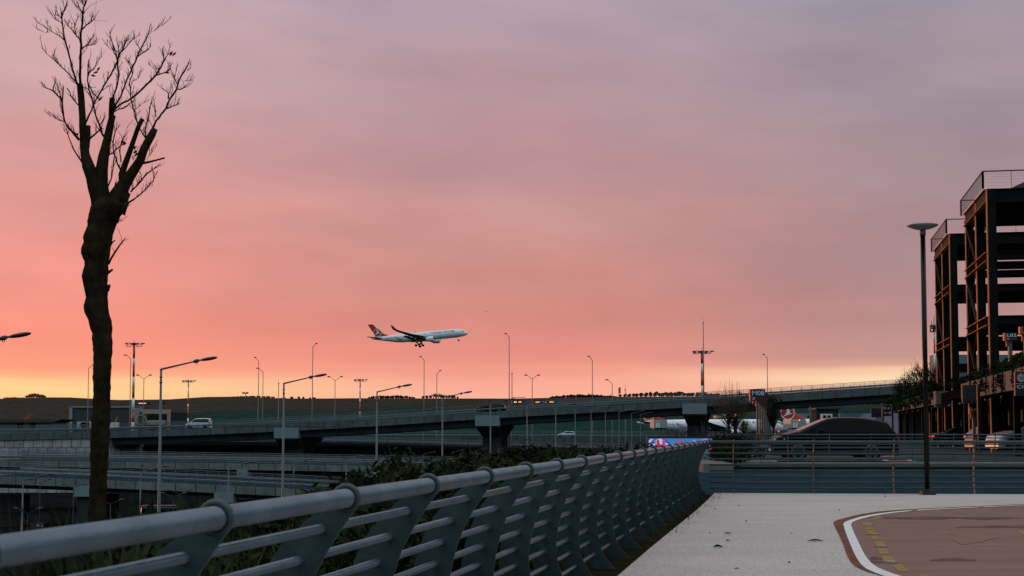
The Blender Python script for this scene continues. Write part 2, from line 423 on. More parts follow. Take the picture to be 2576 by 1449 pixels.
inner = smooth([(2900,207),(2576,219),(2000,245),(1700,261),(1500,283),(1380,304),(1300,328),(1250,346),(1241,362),(1255,410),(1285,490),(1315,560),(1340,612),(1385,675),(1460,715),(1600,765),(1900,840)])
outer = smooth([(2900,203.5),(2576,215.5),(2000,240.5),(1700,254.5),(1500,270.5),(1380,288.5),(1290,308.5),(1205,330),(1172,345),(1170,360),(1240,500),(1262,575),(1300,645),(1345,680),(1420,710),(1560,749),(1860,830)])
n_ = min(len(inner), len(outer))
struct('brown_border_marking', ribbon(outer[:n_], inner[:n_], .008), m_brown)
wi = smooth([(2900,209.5),(2576,222),(2000,249),(1700,267),(1520,291),(1410,312),(1335,335),(1302,352),(1300,370),(1318,420),(1355,495),(1385,560),(1415,612),(1465,665),(1545,705),(1700,757),(2000,830)])
m_line = mat('white_line_paint', (.66, .65, .66), .7, var=.12, scale=6, spec=.2)
struct('white_line_marking', ribbon(inner, wi, .012), m_line)
# yellow dashes
def quadmark(a, b, c, d, z, m, name):
    mb = MB(); mb.add([Q(*p, z) for p in (a, b, c, d)], [(0, 1, 2, 3)]); return mb
mb = MB()
dl = [((1383,350),(1445,350),(1455,378),(1392,380)), ((1398,386),(1458,384),(1468,402),(1408,404)), ((1408,408),(1470,406),(1480,428),(1420,430)),
      ((1436,448),(1500,446),(1514,474),(1452,476)), ((1468,490),(1534,487),(1553,522),(1484,526)), ((1494,541),(1562,538),(1588,580),(1510,585)),
      ((1520,598),(1600,594),(1622,636),(1544,640)), ((1600,664),(1665,658),(1735,712),(1655,712)), ((1790,738),(1862,736),(1960,790),(1880,792)),
      ((1470,312),(1530,308),(1500,326),(1440,332)), ((2525,415),(2600,412),(2700,460),(2590,450))]
for q in dl: mb.add([Q(*p, .008) for p in q], [(0, 1, 2, 3)])
struct('yellow_dash_marking', mb, m_yellow)
# worn yellow patch and dark stains, with ragged outlines
def blob(cx, cy, rx, ry, z, n=40, jag=.35, seed=1):
    r_ = random.Random(seed); ps = []
    for i in range(n):
        a = 2*math.pi*i/n; k = 1 - jag*(.5+.5*math.sin(3*a+seed)*.6+.5*math.sin(7*a+2*seed)*.4)*.8 - .06*r_.random()
        ps.append(Q(cx+rx*k*math.cos(a), cy+ry*k*math.sin(a), z))
    mb = MB(); mb.add(ps, [list(range(n))]); return mb
m_ywear = mat('worn_yellow', (.24, .165, .11), .85, var=.08, scale=16, c2=(.225, .148, .125))
m_stain = mat('damp_stain', (.135, .085, .075), .8, var=.25, scale=3)
mb = blob(2190, 455, 210, 62, .008, 60, .45, 5); struct('worn_yellow_marking', mb, m_ywear)
mb = MB()
for i, (cx, cy, rx, ry) in enumerate([(1800,317,400,14),(2400,382,380,12),(2050,625,220,14),(1480,615,60,16),(1520,640,120,10),(2300,318,300,12)]):
    q = blob(cx, cy, rx, ry, .0065+.0002*i, 30, .5, 20+i); mb.add(q.v, q.f)
struct('damp_stain_marking', mb, m_stain)
# raised road studs along the yellow line
proto = thing('road_stud', Q(1520, 530, .004), 'rusty flat road stud on the yellow dashes, the second nearest whole one', 'road stud', 'rusty road studs along the yellow dashes')
mb = MB(); mb.disc((0,0,.005), (0,0,1), .085, .008, 18, .07); mb.build('base_disc', mat('rusty_steel', (.19, .11, .06), .6, .3, var=.4, scale=20), proto, True)
mb = MB(); mb.box((0,0,.013), (.10,.06,.010)); mb.build('reflector', mat('stud_reflector', (.42,.33,.2), .4), proto, True)
for i, (a, b, lb) in enumerate([(1465,441,'rusty flat road stud on the yellow dashes, behind the second nearest'), (1425,372,'rusty flat road stud at the far corner of the yellow dashes'),
                    (1590,648,'rusty flat road stud on the yellow dashes nearest the viewer'), (1498,318,'rusty flat road stud just past the bend of the white line'),
                    (1760,265,'rusty flat road stud on the thin far white line, left one'), (2245,238,'rusty flat road stud on the thin far white line, rightmost')]):
    c = copy_tree(proto); c.location = Q(a, b, .004); c['label'] = lb
# fallen leaves
def leaf_mb(L_, w, seed):
    r_ = random.Random(seed); mb = MB(); n = 8; rg = []
    for i in range(n+1):
        u = i/n; hw = w/2*math.sin(math.pi*min(1, u*.92+.04))**.8; z = .004+.006*math.sin(u*3.1)+.004*r_.random()
        rg.append([(u*L_-L_/2, -hw, z+hw*.2), (u*L_-L_/2, 0, z), (u*L_-L_/2, hw, z+hw*.7)])
    mb.loft(rg, False, False); return mb
lv = [(1037,492,.42,.07,'long green fallen leaf in the middle of the pavement, the rightmost large one'), (390,438,.20,.055,'short green fallen leaf, upper of the three on the left of the pavement'),
      (392,491,.14,.045,'small narrow fallen leaf between two larger ones on the left pavement'), (318,537,.24,.09,'dark crumpled fallen leaf, the lowest of the three on the left'),
      (845,655,.07,.05,'tiny dark fallen leaf low in the middle of the pavement'), (860,438,.09,.02,'thin brown twig-like leaf left of the long green leaf'),
      (455,700,.12,.03,'thin pale leaf scrap near the bottom edge of the pavement'), (1212,264,.06,.05,'tiny dark leaf speck on the far pavement above the corner of the line'),
      (1553,162,.10,.06,'tiny dark leaf on the pavement close to the far fence post'), (472,231,.12,.04,'thin dark leaf on the far left pavement, the middle speck'),
      (292,253,.16,.03,'thin reddish twig leaf on the far left pavement'), (95,318,.16,.05,'small green leaf beside the planted edge of the pavement'),
      (525,346,.06,.05,'tiny dark speck of leaf left of centre on the pavement'), (260,434,.05,.04,'tiny round leaf left of the short green leaf')]
m_lf = mat('fallen_leaf_green', (.008, .02, .009), .8)
for i, (a, b, l_, w_, lb) in enumerate(lv):
    o = leaf_mb(l_*.45, w_*.75, i).build('fallen_leaf', m_leafdry if i in (5, 6, 10) else m_lf); o.location = Q(a, b, .002); o.rotation_euler.z = rnd.uniform(-.35, .35)
    tag(o, lb, 'leaf', 'leaves fallen on the pavement')

# ------------------------------------------------------------------ steel railings
PROF = [(.045,.035),(.0,.045),(-.04,.035),(-.09,.0),(-.2,-.075),(-.32,-.135),(-.45,-.175),(-.6,-.205),(-.75,-.205),(-.88,-.175),(-1.0,-.115),(-1.1,-.03),(-1.19,.07)]
WID = [(.045,.0),(-.03,.10),(-.09,.165),(-.2,.20),(-.5,.215),(-.8,.22),(-1.0,.20),(-1.19,.16)]
def prof_u(dz): return interp(-dz, [(-a, b) for a, b in PROF])
def prof_w(dz): return interp(-dz, [(-a, b) for a, b in WID])
RAILDZ = [.115,.235,.355,.475,.595,.715,.835,.95]
def railing(label, p0, step, n, toward, zrail, zbase, first_ext=.3, last_ext=.05, rr=.036, pk=1.0, mr=None, mp=None):
    mr = mr or m_rail; mp = mp or m_plate
    root = thing('steel_railing', (p0[0], p0[1], zbase), label, 'railing')
    d = Vector((step[0], step[1], 0)); T = Vector((toward[0], toward[1], 0)).normalized(); dn = d.normalized()
    P0 = Vector((p0[0], p0[1], zrail)); A = P0 - dn*first_ext; B = P0 + d*(n-1) + dn*last_ext
    mb = MB(); mb.tube([A, B], rr, 20); mb.build('handrail', mr, root)
    for dz in RAILDZ:
        if zrail-dz < zbase+.04: continue
        c = T*((prof_u(-dz)-prof_w(-dz)*.46)*pk) + UP*(-dz)
        mb = MB(); mb.tube([A+c, B+c], .0185, 12); mb.build('lower_rail', mr, root)
    pts = [(dz, prof_u(dz)*pk) for dz in [.0,-.05,-.1,-.16,-.22,-.3,-.38,-.46,-.55,-.64,-.73,-.82,-.9,-.98,-1.06,-1.13,-1.19] if zrail+dz >= zbase-.12]
    for k in range(n):
        c = P0 + d*k; mb = MB(); poly = []
        # rounded head around the handrail
        hd = [(math.cos(a)*.056, math.sin(a)*.056) for a in [R(-28), R(0), R(30), R(60), R(90), R(120), R(150), R(180)]]
        right_side = [(u, z) for z, u in pts if z < -.04]
        left_side = [(u-prof_w(z)*max(pk, .45), z) for z, u in pts if z < -.06][::-1]
        poly = [(u, z) for u, z in right_side[::-1]] + [(u, z) for u, z in hd] + [(u, z) for u, z in left_side[::-1]]
        mb.prism([c + T*u + UP*z - dn*.005 for u, z in poly], dn*.010)
        o = mb.build('post', mp, root)
        mb2 = MB(); mb2.torus(c, dn, .0455, .0115, 24, 8); mb2.build('collar', mp, o)
    return root
railing('curved grey steel railing with thick handrail running along the left of the pavement', (-.857-.236*2, 4.14-1.221*2), (.236, 1.221), 24, PD, 1.065, -.1, 3.0, .05)
# far pavement edge
m_fence = mat('fence_paint', (.058, .082, .09), .6, 0, var=.15, spec=.15)
m_fpost = mat('fence_post_paint', (.10, .10, .10), .6, 0, var=.4, scale=9, spec=.15)
A_ = G(1787, 1240); zr = 1.07
railing('grey steel railing along the far edge of the pavement in front of the road', (A_.x+.45, 29.75), (1.67, -.02), 9, (0, -1), zr, 0.0, .5, .3, .034, .3, m_fence, m_fpost)
railing('thinner grey steel railing on the far side of the road in front of the cars', (8.55, 51.9), (1.51, 0), 16, (0, -1), 1.15, .12, 1.2, .3, .03, .3, m_fence, m_fpost)
# weeds and soil in the joint at the foot of the railing: below

# ------------------------------------------------------------------ the road beyond the pavement
mb = MB(); mb.add([(2, 30.5, -.08), (90, 30.5, -.08), (90, 51, .0), (2, 51, .0)], [(0, 1, 2, 3)]); struct('road', mb, m_asph)
mb = MB(); mb.prism([(5.2, 51, .14), (90, 51, .14), (90, 52.6, .14), (5.2, 52.6, .14)], (0, 0, -.3)); struct('kerb', mb, m_conc)
mb = MB(); mb.add([(7, 52.6, .10), (90, 52.6, .10), (90, 160, .10), (17, 160, .10)], [(0, 1, 2, 3)]); struct('car_park_surface', mb, m_asph2)
def Z3(a, b, z): return G((3000+a/3.623)/1.59, (1600+b/3.623)/1.59, z)
q = [Z3(1990, 893, .104), Z3(2362, 893, .104), Z3(2250, 846, .104), Z3(1905, 846, .104)]
m_redp = mat('red_road_paint', (.33, .13, .09), .85, var=.15)
mb = MB(); mb.add(q, [(0, 1, 2, 3)]); struct('red_ramp_marking', mb, m_redp)
mb = MB()
for a, b in ((0, 3), (1, 2)):
    e1 = q[a]+Vector((-.1, 0, .004)); e2 = q[b]+Vector((-.1, 0, .004)); w = Vector((.22, 0, 0)); mb.add([e1, e1+w, e2+w, e2], [(0, 1, 2, 3)])
struct('white_edge_marking', mb, m_line)
q = [Z3(1880, 828, .104), Z3(2085, 818, .104), Z3(2080, 790, .104), Z3(2005, 792, .104)]
mb = MB(); mb.add(q, [(0, 1, 2, 3)]); struct('red_arrow_marking', mb, m_redp)
mb = MB()
for y0 in (37.2, 43.5):
    for i in range(30 if y0 > 40 else 1):
        x0 = 4+i*3.4; x1 = x0+1.7 if y0 > 40 else 90
        zz = -.08+.08*(y0-30.5)/20.5+.004
        if y0 > 40: mb.add([(x0, y0, zz), (x1, y0, zz), (x1, y0+.13, zz), (x0, y0+.13, zz)], [(0, 1, 2, 3)])
struct('lane_marking', mb, mat('worn_lane_paint', (.16, .17, .18), .8))

# ------------------------------------------------------------------ foliage helpers
def leaf_mass(mb, center, rad, n, size, seed, flat=.5, shell=.55, droop=0):
    r_ = random.Random(seed); c = Vector(center)
    for _ in range(n):
        while True:
            p = Vector((r_.uniform(-1,1), r_.uniform(-1,1), r_.uniform(-1,1)))
            if shell*.6 < p.length < 1: break
        q = c + Vector((p.x*rad[0], p.y*rad[1], p.z*rad[2]))
        s_ = size*r_.uniform(.5, 1.4)
        a = Vector((r_.uniform(-1,1), r_.uniform(-1,1), r_.uniform(-.6,.9))).normalized()
        b = a.cross(Vector((r_.uniform(-1,1), r_.uniform(-1,1), r_.uniform(-1,1)))).normalized()
        o = len(mb.v); mb.v += [q-a*s_, q+b*s_*flat, q+a*s_, q-b*s_*flat]; mb.face([o, o+1, o+2, o+3])
def strap_plant(mb, base, hgt, n, r_, lean=.8, wid=.028, away=0):
    for _ in range(n):
        a = r_.uniform(0, 2*math.pi); d = Vector((math.cos(a), math.sin(a), 0))
        if away and d.dot(PD) > .1: d = -d
        side = Vector((-d.y, d.x, 0))
        L_ = hgt*r_.uniform(.65, 1.12); sp = r_.uniform(.1, lean); w = wid*r_.uniform(.6, 1.3)
        p = Vector(base) + d*r_.uniform(0, .06); ang = R(88) - sp*.45; pts = []; seg = 5
        for i in range(seg+1):
            u = i/seg; ww = w*(1-u**1.6)*(.5+min(1, u*3)*.5)+.001
            pts.append((p.copy(), ww)); p = p + (d*math.cos(ang)+UP*math.sin(ang))*(L_/seg); ang -= sp*.42*(1+u)
        o = len(mb.v)
        for q, ww in pts: mb.v += [q-side*ww/2, q+side*ww/2]
        for i in range(seg): mb.face([o+2*i, o+2*i+1, o+2*i+3, o+2*i+2], True)
# dense strap-leaved planting outside the railing : nobody could count it
mb = MB(); mb2 = MB(); r_ = random.Random(4)
def nz2(x): return .5+.5*math.sin(x*1.7+1.1)*math.sin(x*.63+2.2)
Y = .6
while Y < 33:
    wmax = .95 if Y < 5 else (.95+(Y-5)*.13 if Y < 20 else 2.85+ (Y-20)*.12)
    for _ in range(20 if Y < 7 else (9 if Y < 12 else 6)):
        u = -.52 - r_.random()*wmax
        base = Vector((edge(Y, 0), Y, 0)) + PD*u; base.z = height(base.x, base.y)-.02
        top = (.84+.30*nz2(Y*1.3+u)) * r_.uniform(.72, 1.05)
        if Y < 4.6: top *= .86
        if Y > 7: top += .12
        if Y > 16: top += .08*r_.random()
        big = r_.random() < .3
        strap_plant(mb, base, top*((1.22 if big else 1.15) if Y < 6 else (1.14 if big else 1.02)), 18 if Y < 10 else 16, r_, .8 if big else 1.15, .055 if big else .034, u > -1.0)
        if r_.random() < .22: strap_plant(mb2, base, top*1.1, 6, r_, 1.2, .02, u > -1.0)
        leaf_mass(mb, base+Vector((0, 0, .40))-PD*.12, (.28, .30, .45), 80, .06, r_.random(), .4, .05)
        if Y > 6.5: leaf_mass(mb, base+Vector((0, 0, top*.80))-PD*.1, (.26, .26, .24), 70, .05, r_.random(), .45, .0)
        leaf_mass(mb, base+Vector((0, 0, .28))-PD*.15, (.25, .35, .40), 30 if Y < 8 else 26, .11, r_.random(), .35, .0)
    Y += .26 if Y < 12 else .33
o = mb.build('planting', m_leaf); tag(o, 'dense dark green strap-leaved planting growing along the outside of the railing', 'planting', kind='stuff')
o = mb2.build('dry_grass', m_leafdry); tag(o, 'dry brown grass blades mixed into the planting behind the railing', 'grass', kind='stuff')
# tall bushes standing out of the planting
for k, (px, py, d, h, w, lb) in enumerate([(1332, 1106, 19.5, 1.3, .45, 'tall dark feathery bush standing up above the railing planting'),
                         (1395, 1140, 20.5, 1.1, .5, 'low rounded bush right of the tall feathery one behind the railing'),
                         (1500, 1141, 23, 1.1, .6, 'broad dark bush behind the far half of the handrail')]):
    p = P(px, py, d); zb = height(p.x, p.y); b = thing('bush', (p.x, p.y, zb), lb, 'bush', 'bushes in the railing planting')
    mb = MB(); leaf_mass(mb, (p.x, p.y, p.z-h*.5), (w, w, h*.52), 700, .05, 50+k, .3); strap_plant(mb, (p.x, p.y, p.z-h*.7), h*.75, 40, r_, .5, .02)
    mb.build('foliage', m_hedge, b)
    mb = MB()
    for i in range(5): mb.tube([(p.x, p.y, zb), (p.x+rnd.uniform(-.2,.2), p.y+rnd.uniform(-.2,.2), p.z-.3)], [.02, .006], 5)
    mb.build('stem', m_twig, b)
# weeds at the foot of the posts, on the pavement side
mb = MB(); r_ = random.Random(9)
Y = 9.0
while Y < 29.6:
    dens = 1 if Y < 18 else 4
    for _ in range(dens):
        base = Vector((edge(Y+r_.random()*.3, 0), Y, -.1)) + PD*r_.uniform(-.1, .14 if Y < 17 else .26)
        strap_plant(mb, base, r_.uniform(.08, .20) if Y > 18 else r_.uniform(.04, .09), 7, r_, 1.3, .012)
    Y += .22
tag(mb.build('weeds', m_hedge), 'low weeds growing at the foot of the railing posts', 'weeds', kind='stuff')
mb = MB(); mb.add([Vector((edge(a, -.9), a, -.03)) if k == 0 else Vector((edge(a, .11), a, -.03)) for a in (1, 29.8) for k in (0, 1)], [(0, 1, 3, 2)])
struct('soil_strip', mb, m_soil)

# ------------------------------------------------------------------ the bare pollarded tree
TD = 19.0
def zt(a, b, dy=0): return P(a/2.304, b/2.304, TD+dy)
tree = thing('bare_tree', P(246, 1300, TD), 'tall bare pollarded tree with knobbly trunk and thin twigs left of the railing', 'tree')
tl = []
for b, l, r in [(0,842,1125),(90,815,1093),(180,806,1080),(240,792,1068),(280,788,1062),(350,822,1047),(430,802,1045),(470,798,1042),(500,790,1040),(560,806,1040),(620,814,1045),(700,829,1041),(735,820,1043),(770,811,1046),(850,826,1056),(930,856,1080),(1010,870,1086),(1100,886,1083),(1200,896,1091),(1260,898,1083),(1350,900,1078)]:
    tl.append((566+b/3.841, l/3.841, r/3.841))
for b, l, r in [(100,1070,1300),(260,1083,1308),(400,1080,1290),(600,1078,1285),(800,1080,1280),(1000,1070,1278),(1200,1052,1275),(1449,1042,1264)]:
    tl.append((817.6+b/4.608, l/4.608, r/4.608))
for b, l, r in [(400,845,1008),(600,836,1000),(800,830,994),(1000,815,998)]:
    tl.append((1069+b/3.724, l/3.724, r/3.724))
tl = [(500, 240, 300), (514, 230, 317), (524, 227, 313), (534, 225.5, 306), (545, 223, 299), (556, 219.5, 295)] + tl
tl.append((1420, 212, 274))
tl = sorted(tl)
fine_ = []
for q0, q1 in zip(tl, tl[1:]):
    n = max(1, int((q1[0]-q0[0])/4.5))
    for i in range(n):
        u = i/n; yy_ = q0[0]+(q1[0]-q0[0])*u; jl, jr = (2.6*noise.noise(Vector((1, 2, yy_*.05))), 2.2*noise.noise(Vector((7, 5, yy_*.06)))) if q0[0] > 515 else (0, 0)
        fine_.append((q0[0]+(q1[0]-q0[0])*u, q0[1]+(q1[1]-q0[1])*u+jl, q0[2]+(q1[2]-q0[2])*u+jr))
tl = fine_ + [tl[-1]]
rings = []; nseg = 28
for (y, l, r) in tl:
    c = P((l+r)/2, y, TD); rad = (r-l)/2/F*TD
    rg = []
    for k in range(nseg):
        a = 2*math.pi*k/nseg
        kk = .95 + .14*noise.noise(Vector((math.cos(a)*1.6, math.sin(a)*1.6, y*.022))) + .09*noise.noise(Vector((math.cos(a)*4, math.sin(a)*4, y*.06)))
        if abs(math.cos(a)) > .95: kk = .97
        rg.append(c + Vector((math.cos(a)*rad*kk, math.sin(a)*rad*kk*.95, 0)))
    rings.append(rg)
mb = MB(); mb.loft(rings[::-1])
def limb(mb, pts, n=12, k=1.0):
    """pts (zx, zy, half width in crop units [, depth])"""
    P3 = []; rr_ = []
    for q in pts:
        P3.append(zt(q[0], q[1], q[3] if len(q) > 3 else 0)); rr_.append(q[2]/2.304/F*TD*k)
    # wobble
    mb.tube(P3, rr_, n)
limb(mb, [(590,1240,58),(575,1150,50),(552,1080,46),(535,1020,40),(510,960,36),(494,900,28),(488,850,26),(484,780,23),(480,740,22),(478,680,20),(474,620,20),(470,560,20),(464,500,19),(461,484,16)])
limb(mb, [(490,900,22),(500,840,20),(508,790,17),(510,760,15),(511,728,14)], 10)
limb(mb, [(600,1240,50),(595,1150,45),(588,1060,38),(590,980,36),(600,910,32),(612,850,26),(624,800,24),(634,750,23),(645,700,20),(652,668,20)])
limb(mb, [(640,740,14),(646,650,17),(648,600,17),(651,568,16)], 10)
limb(mb, [(620,1270,70),(655,1190,60),(690,1120,48),(725,1060,38),(760,1010,31),(790,965,28),(815,925,26),(832,870,25),(855,825,24),(880,780,23),(898,745,18)])
limb(mb, [(712,1050,24),(706,1010,20),(722,960,18),(748,890,16),(772,820,14),(800,740,13),(826,688,13)], 10)
limb(mb, [(700,1150,45),(725,1140,30),(748,1118,12)], 10)
limb(mb, [(690,1230,40),(715,1190,26),(742,1165,14)], 10)
limb(mb, [(800,950,10),(850,942,7),(900,930,5.5),(955,915,5)], 8)
for a in [((1030,470),(1060,450),(1090,428),16), ((1035,640),(1050,600),(1060,575),20), ((1075,185),(1090,165),(1112,146),9)]:
    pp = [P(p[0]/3.841, 566+p[1]/3.841, TD) for p in a[:3]]; mb.tube(pp, [a[3]/3.841/F*TD, a[3]*.8/3.841/F*TD, a[3]*.6/3.841/F*TD], 8)
mb.build('trunk', m_bark, tree)
TW = [
 [(448,490,8),(438,455,7),(420,400,6),(404,335,6),(388,270,6),(375,232,5),(366,170,5),(358,105,5),(368,70,3.5),(385,30,4),(395,5,2)],
 [(436,470,5),(405,435,4),(375,405,3.5),(345,370,3.5),(312,345,3),(270,310,2),(235,270,1.2)],
 [(374,235,4),(340,205,3),(300,182,2.5),(258,155,1.5),(215,130,1.2),(180,105,.8)], [(300,184,2),(262,190,1.2),(218,172,.8)],
 [(358,110,4),(345,95,3),(318,80,2)], [(358,130,3),(325,115,2),(305,90,1.5),(268,45,.7)],
 [(467,490,9),(465,400,8),(468,300,7.5),(468,230,7),(474,160,6.5),(478,90,6),(485,40,5),(497,0,4),(512,-25,3)],
 [(476,170,5),(500,145,4),(530,125,3.5),(548,108,3)], [(480,75,4),(460,45,3),(430,20,2.5),(415,0,2)], [(490,30,4),(480,12,3),(470,-15,2)],
 [(468,235,4),(440,205,3.5),(415,170,3),(385,140,2)], [(445,215,3),(430,160,2.5),(445,110,2.5)], [(470,290,4),(500,265,3.5),(525,230,3),(540,205,2)], [(500,268,3),(530,262,2),(560,254,1.5)],
 [(458,812,9),(430,780,7),(402,745,6),(380,715,5.5),(370,680,5.5),(362,610,5),(350,570,5),(320,540,4.5),(295,520,4),(240,500,1.8),(180,468,1)],
 [(362,600,4),(365,545,4),(368,500,3)], [(350,568,3.5),(338,510,2.5),(322,475,2),(285,448,.8)], [(370,705,4),(345,698,3),(320,685,2.5),(285,670,1.5),(245,648,.8)],
 [(468,625,4),(445,600,4),(420,570,4),(405,535,3.5),(388,510,3)], [(478,945,6),(450,905,4.5),(425,860,4),(400,800,3.5),(385,745,3)], [(450,780,7),(415,760,4),(390,735,3.5)],
 [(484,725,6),(505,695,6),(530,640,5),(555,580,5),(590,520,5),(625,460,5),(655,405,5),(678,360,5),(700,300,4.5),(722,262,4),(733,235,2)],
 [(680,350,3.5),(665,280,3),(640,225,2.5),(632,190,1.5)], [(648,600,6),(655,570,6),(668,530,6),(683,470,6),(688,420,6),(682,360,5),(690,300,4),(685,262,3)],
 [(683,300,4),(640,285,2.5),(603,250,2),(550,190,.8)], [(690,310,4),(730,275,3),(760,240,2.5),(780,215,2)],
 [(650,650,6),(668,612,6),(700,560,5.5),(722,500,5),(745,440,5),(770,385,5),(795,330,5),(815,285,4.5),(840,240,4),(866,180,3.5)], [(795,330,4),(835,300,3),(875,268,2.5)], [(812,290,3),(790,255,2.5),(776,215,2)],
 [(855,205,2),(900,175,1.2),(945,145,.7)], [(652,640,6),(690,610,6),(740,585,6),(800,540,6),(850,490,6),(900,440,6),(935,385,5.5),(950,345,4),(942,280,3)],
 [(900,437,4),(940,425,4),(970,415,3.5),(990,398,3)], [(940,370,4),(965,325,2.5),(985,310,2)], [(920,400,2.5),(890,395,2),(858,370,1.2)], [(850,490,3),(880,470,2),(915,466,1)],
 [(645,665,4),(675,640,4),(710,630,3.5),(750,600,3),(790,580,2),(850,580,1)],
 [(878,762,8),(905,700,6),(935,660,6),(962,628,6),(985,575,6),(1010,540,6),(1030,495,5.5),(1045,450,5),(1068,415,5),(1088,380,4)],
 [(975,572,5),(975,540,3),(945,520,1.5)], [(968,630,4),(1000,615,3.5),(1040,600,3),(1075,620,.8)], [(1028,490,4),(1010,450,3),(993,410,2.5)], [(1030,518,4),(1060,512,3),(1082,505,2)],
 [(1065,470,2.5),(1120,468,1.5),(1200,470,.8)], [(1085,410,3),(1105,385,1.5),(1130,360,.8)], [(905,680,3),(905,640,2),(880,600,1.2)],
 [(800,720,5),(785,660,4.5),(765,600,4.5),(757,550,4),(750,480,4),(768,430,4),(765,380,3),(742,350,2)], [(770,470,3),(800,455,2),(830,400,1.2)], [(780,640,2.5),(820,600,2),(870,575,2),(940,550,1)],
 [(615,800,7),(592,775,7),(575,720,6),(555,670,5),(540,600,5),(515,520,5),(508,470,4.5),(510,400,4),(516,345,4)], [(500,825,6),(525,800,6),(560,770,5),(595,745,4)], [(575,735,4),(600,690,3),(605,650,2)],
 [(512,430,4),(545,400,3),(570,350,2.5),(600,320,1.5)], [(510,480,4),(540,540,4),(580,580,3)], [(515,520,3),(470,500,2.5),(430,480,1.5)],
 [(705,1005,6),(680,950,4.5),(665,900,4.5),(655,850,4),(660,790,3.5),(680,740,2),(676,710,1)], [(627,1080,5),(645,1040,4),(655,980,4),(662,910,4)], [(612,905,5),(635,895,5),(670,870,4),(700,845,3.5),(718,800,3),(735,745,1.2)],
 [(700,940,4),(695,890,4),(700,840,3.5),(715,790,2)], [(845,795,6),(842,740,4),(860,690,4),(870,620,3.5),(885,560,1.5),(875,510,.8)], [(842,798,5),(820,765,4),(800,720,4)],
 [(758,1112,6),(790,1080,5),(820,1045,5),(850,1010,4),(880,985,3),(912,970,1.5)], [(820,1045,3.5),(815,1000,2),(780,970,1.2)], [(748,1172,7),(790,1145,4.5),(825,1115,4),(860,1080,4),(888,1045,3),(902,1010,1.5)], [(860,1080,2),(880,1080,1)],
 [(692,1255,5),(715,1225,4),(735,1210,3.5)], [(685,1283,3),(708,1280,2)], [(770,930,2),(790,900,1.2),(795,850,.8)], [(850,930,2),(870,890,1.5),(910,840,.8)], [(665,1095,3),(670,1050,2),(672,1020,1)], [(765,1110,2),(763,1050,1.2)],
 [(560,-10,1),(552,60,1),(548,140,1),(555,190,.8)], [(530,30,1.5),(570,10,1),(610,-5,.7)], [(548,115,1.5),(590,120,1),(630,126,.7)],
]
mb = MB(); r_ = random.Random(3)
def twiglet(mb, p, d, L_, r, depth):
    n = 4; pts = [p]; q = p.copy(); dd = d.copy()
    for i in range(n):
        dd = (dd + Vector((r_.uniform(-.3,.3), r_.uniform(-.3,.3), r_.uniform(-.08,.3)))).normalized(); q = q + dd*L_/n; pts.append(q.copy())
    mb.tube(pts, [r, r*1.0, r*.85, r*.7, r*.45], 5)
    if depth > 0:
        for i in (1, 2, 3):
            if r_.random() < .65:
                s_ = (dd + Vector((r_.uniform(-1,1), r_.uniform(-1,1), r_.uniform(-.3,.8)))*.9).normalized(); twiglet(mb, pts[i], s_, L_*r_.uniform(.3,.6), r*.7, depth-1)
for i, tw in enumerate(TW):
    tw = [q for q in tw if q[2] >= 1.1] if tw[0][2] > 2 else tw
    if len(tw) < 2: continue
    dy = 0; dirn = r_.choice((-1, 1))*r_.uniform(.1, .35)
    pts = []; rr_ = []
    for j, q in enumerate(tw):
        pts.append(zt(q[0], q[1], dirn*j*.25)); rr_.append(max(.0012, q[2]*(.86 if q[2] > 2.6 else .6)/2.304/F*TD))
    P2 = [pts[0]]; R2 = [rr_[0]]
    for j in range(1, len(pts)):
        m_ = (pts[j-1]+pts[j])/2 + Vector((r_.uniform(-1,1), 0, r_.uniform(-1,1)))*.008; P2 += [m_, pts[j]]; R2 += [(rr_[j-1]+rr_[j])/2*1.12, rr_[j]]
    mb.tube(P2, R2, 6)
    if tw[0][2] < 2: continue
    for j in range(1, len(P2)):
        seglen = (P2[j]-P2[j-1]).length
        for _ in range(1 + (r_.random() < .4)):
            if r_.random() < .85:
                dd = (P2[j]-P2[j-1]).normalized(); sd = Vector((r_.choice((-1,1))*r_.uniform(.4,1), r_.uniform(-.7,.7), r_.uniform(.2,1.0)))
                twiglet(mb, P2[j-1].lerp(P2[j], r_.random()), (dd*.9+sd*.65).normalized(), r_.uniform(.05,.19), .0040, 1 if r_.random() < .5 else 0)
pp = [P(a/3.841, 566+b/3.841, TD) for a, b in [(1045,380),(1070,330),(1110,265),(1150,205),(1175,170),(1195,145),(1215,122)]]
mb.tube(pp, [.018,.015,.013,.011,.009,.007,.004], 6)
for a in ([(1175,165),(1170,110),(1150,60),(1130,20)], [(1110,262),(1095,235),(1080,220)], [(1185,155),(1215,145),(1243,132)], [(1175,170),(1195,182),(1180,185)]):
    mb.tube([P(x/3.841, 566+y/3.841, TD) for x, y in a], [.005]+[.003]*(len(a)-1), 5)
mb.build('twigs', m_twig, tree)
mb = MB()
for a, b in [(1010,313),(992,313),(540,438),(570,400),(555,420),(780,855),(785,880),(790,895),(720,835),(715,825),(580,575),(968,420)]:
    c = zt(a, b, -.05); s_ = .045; d1 = Vector((r_.uniform(.5,1), 0, r_.uniform(-.3,.8))).normalized(); d2 = Vector((-d1.z, .3, d1.x))*.4
    mb.add([c-d1*s_, c+d2*s_, c+d1*s_, c-d2*s_], [(0, 1, 2, 3)])
mb.build('dead_leaf', m_leafdry, tree)

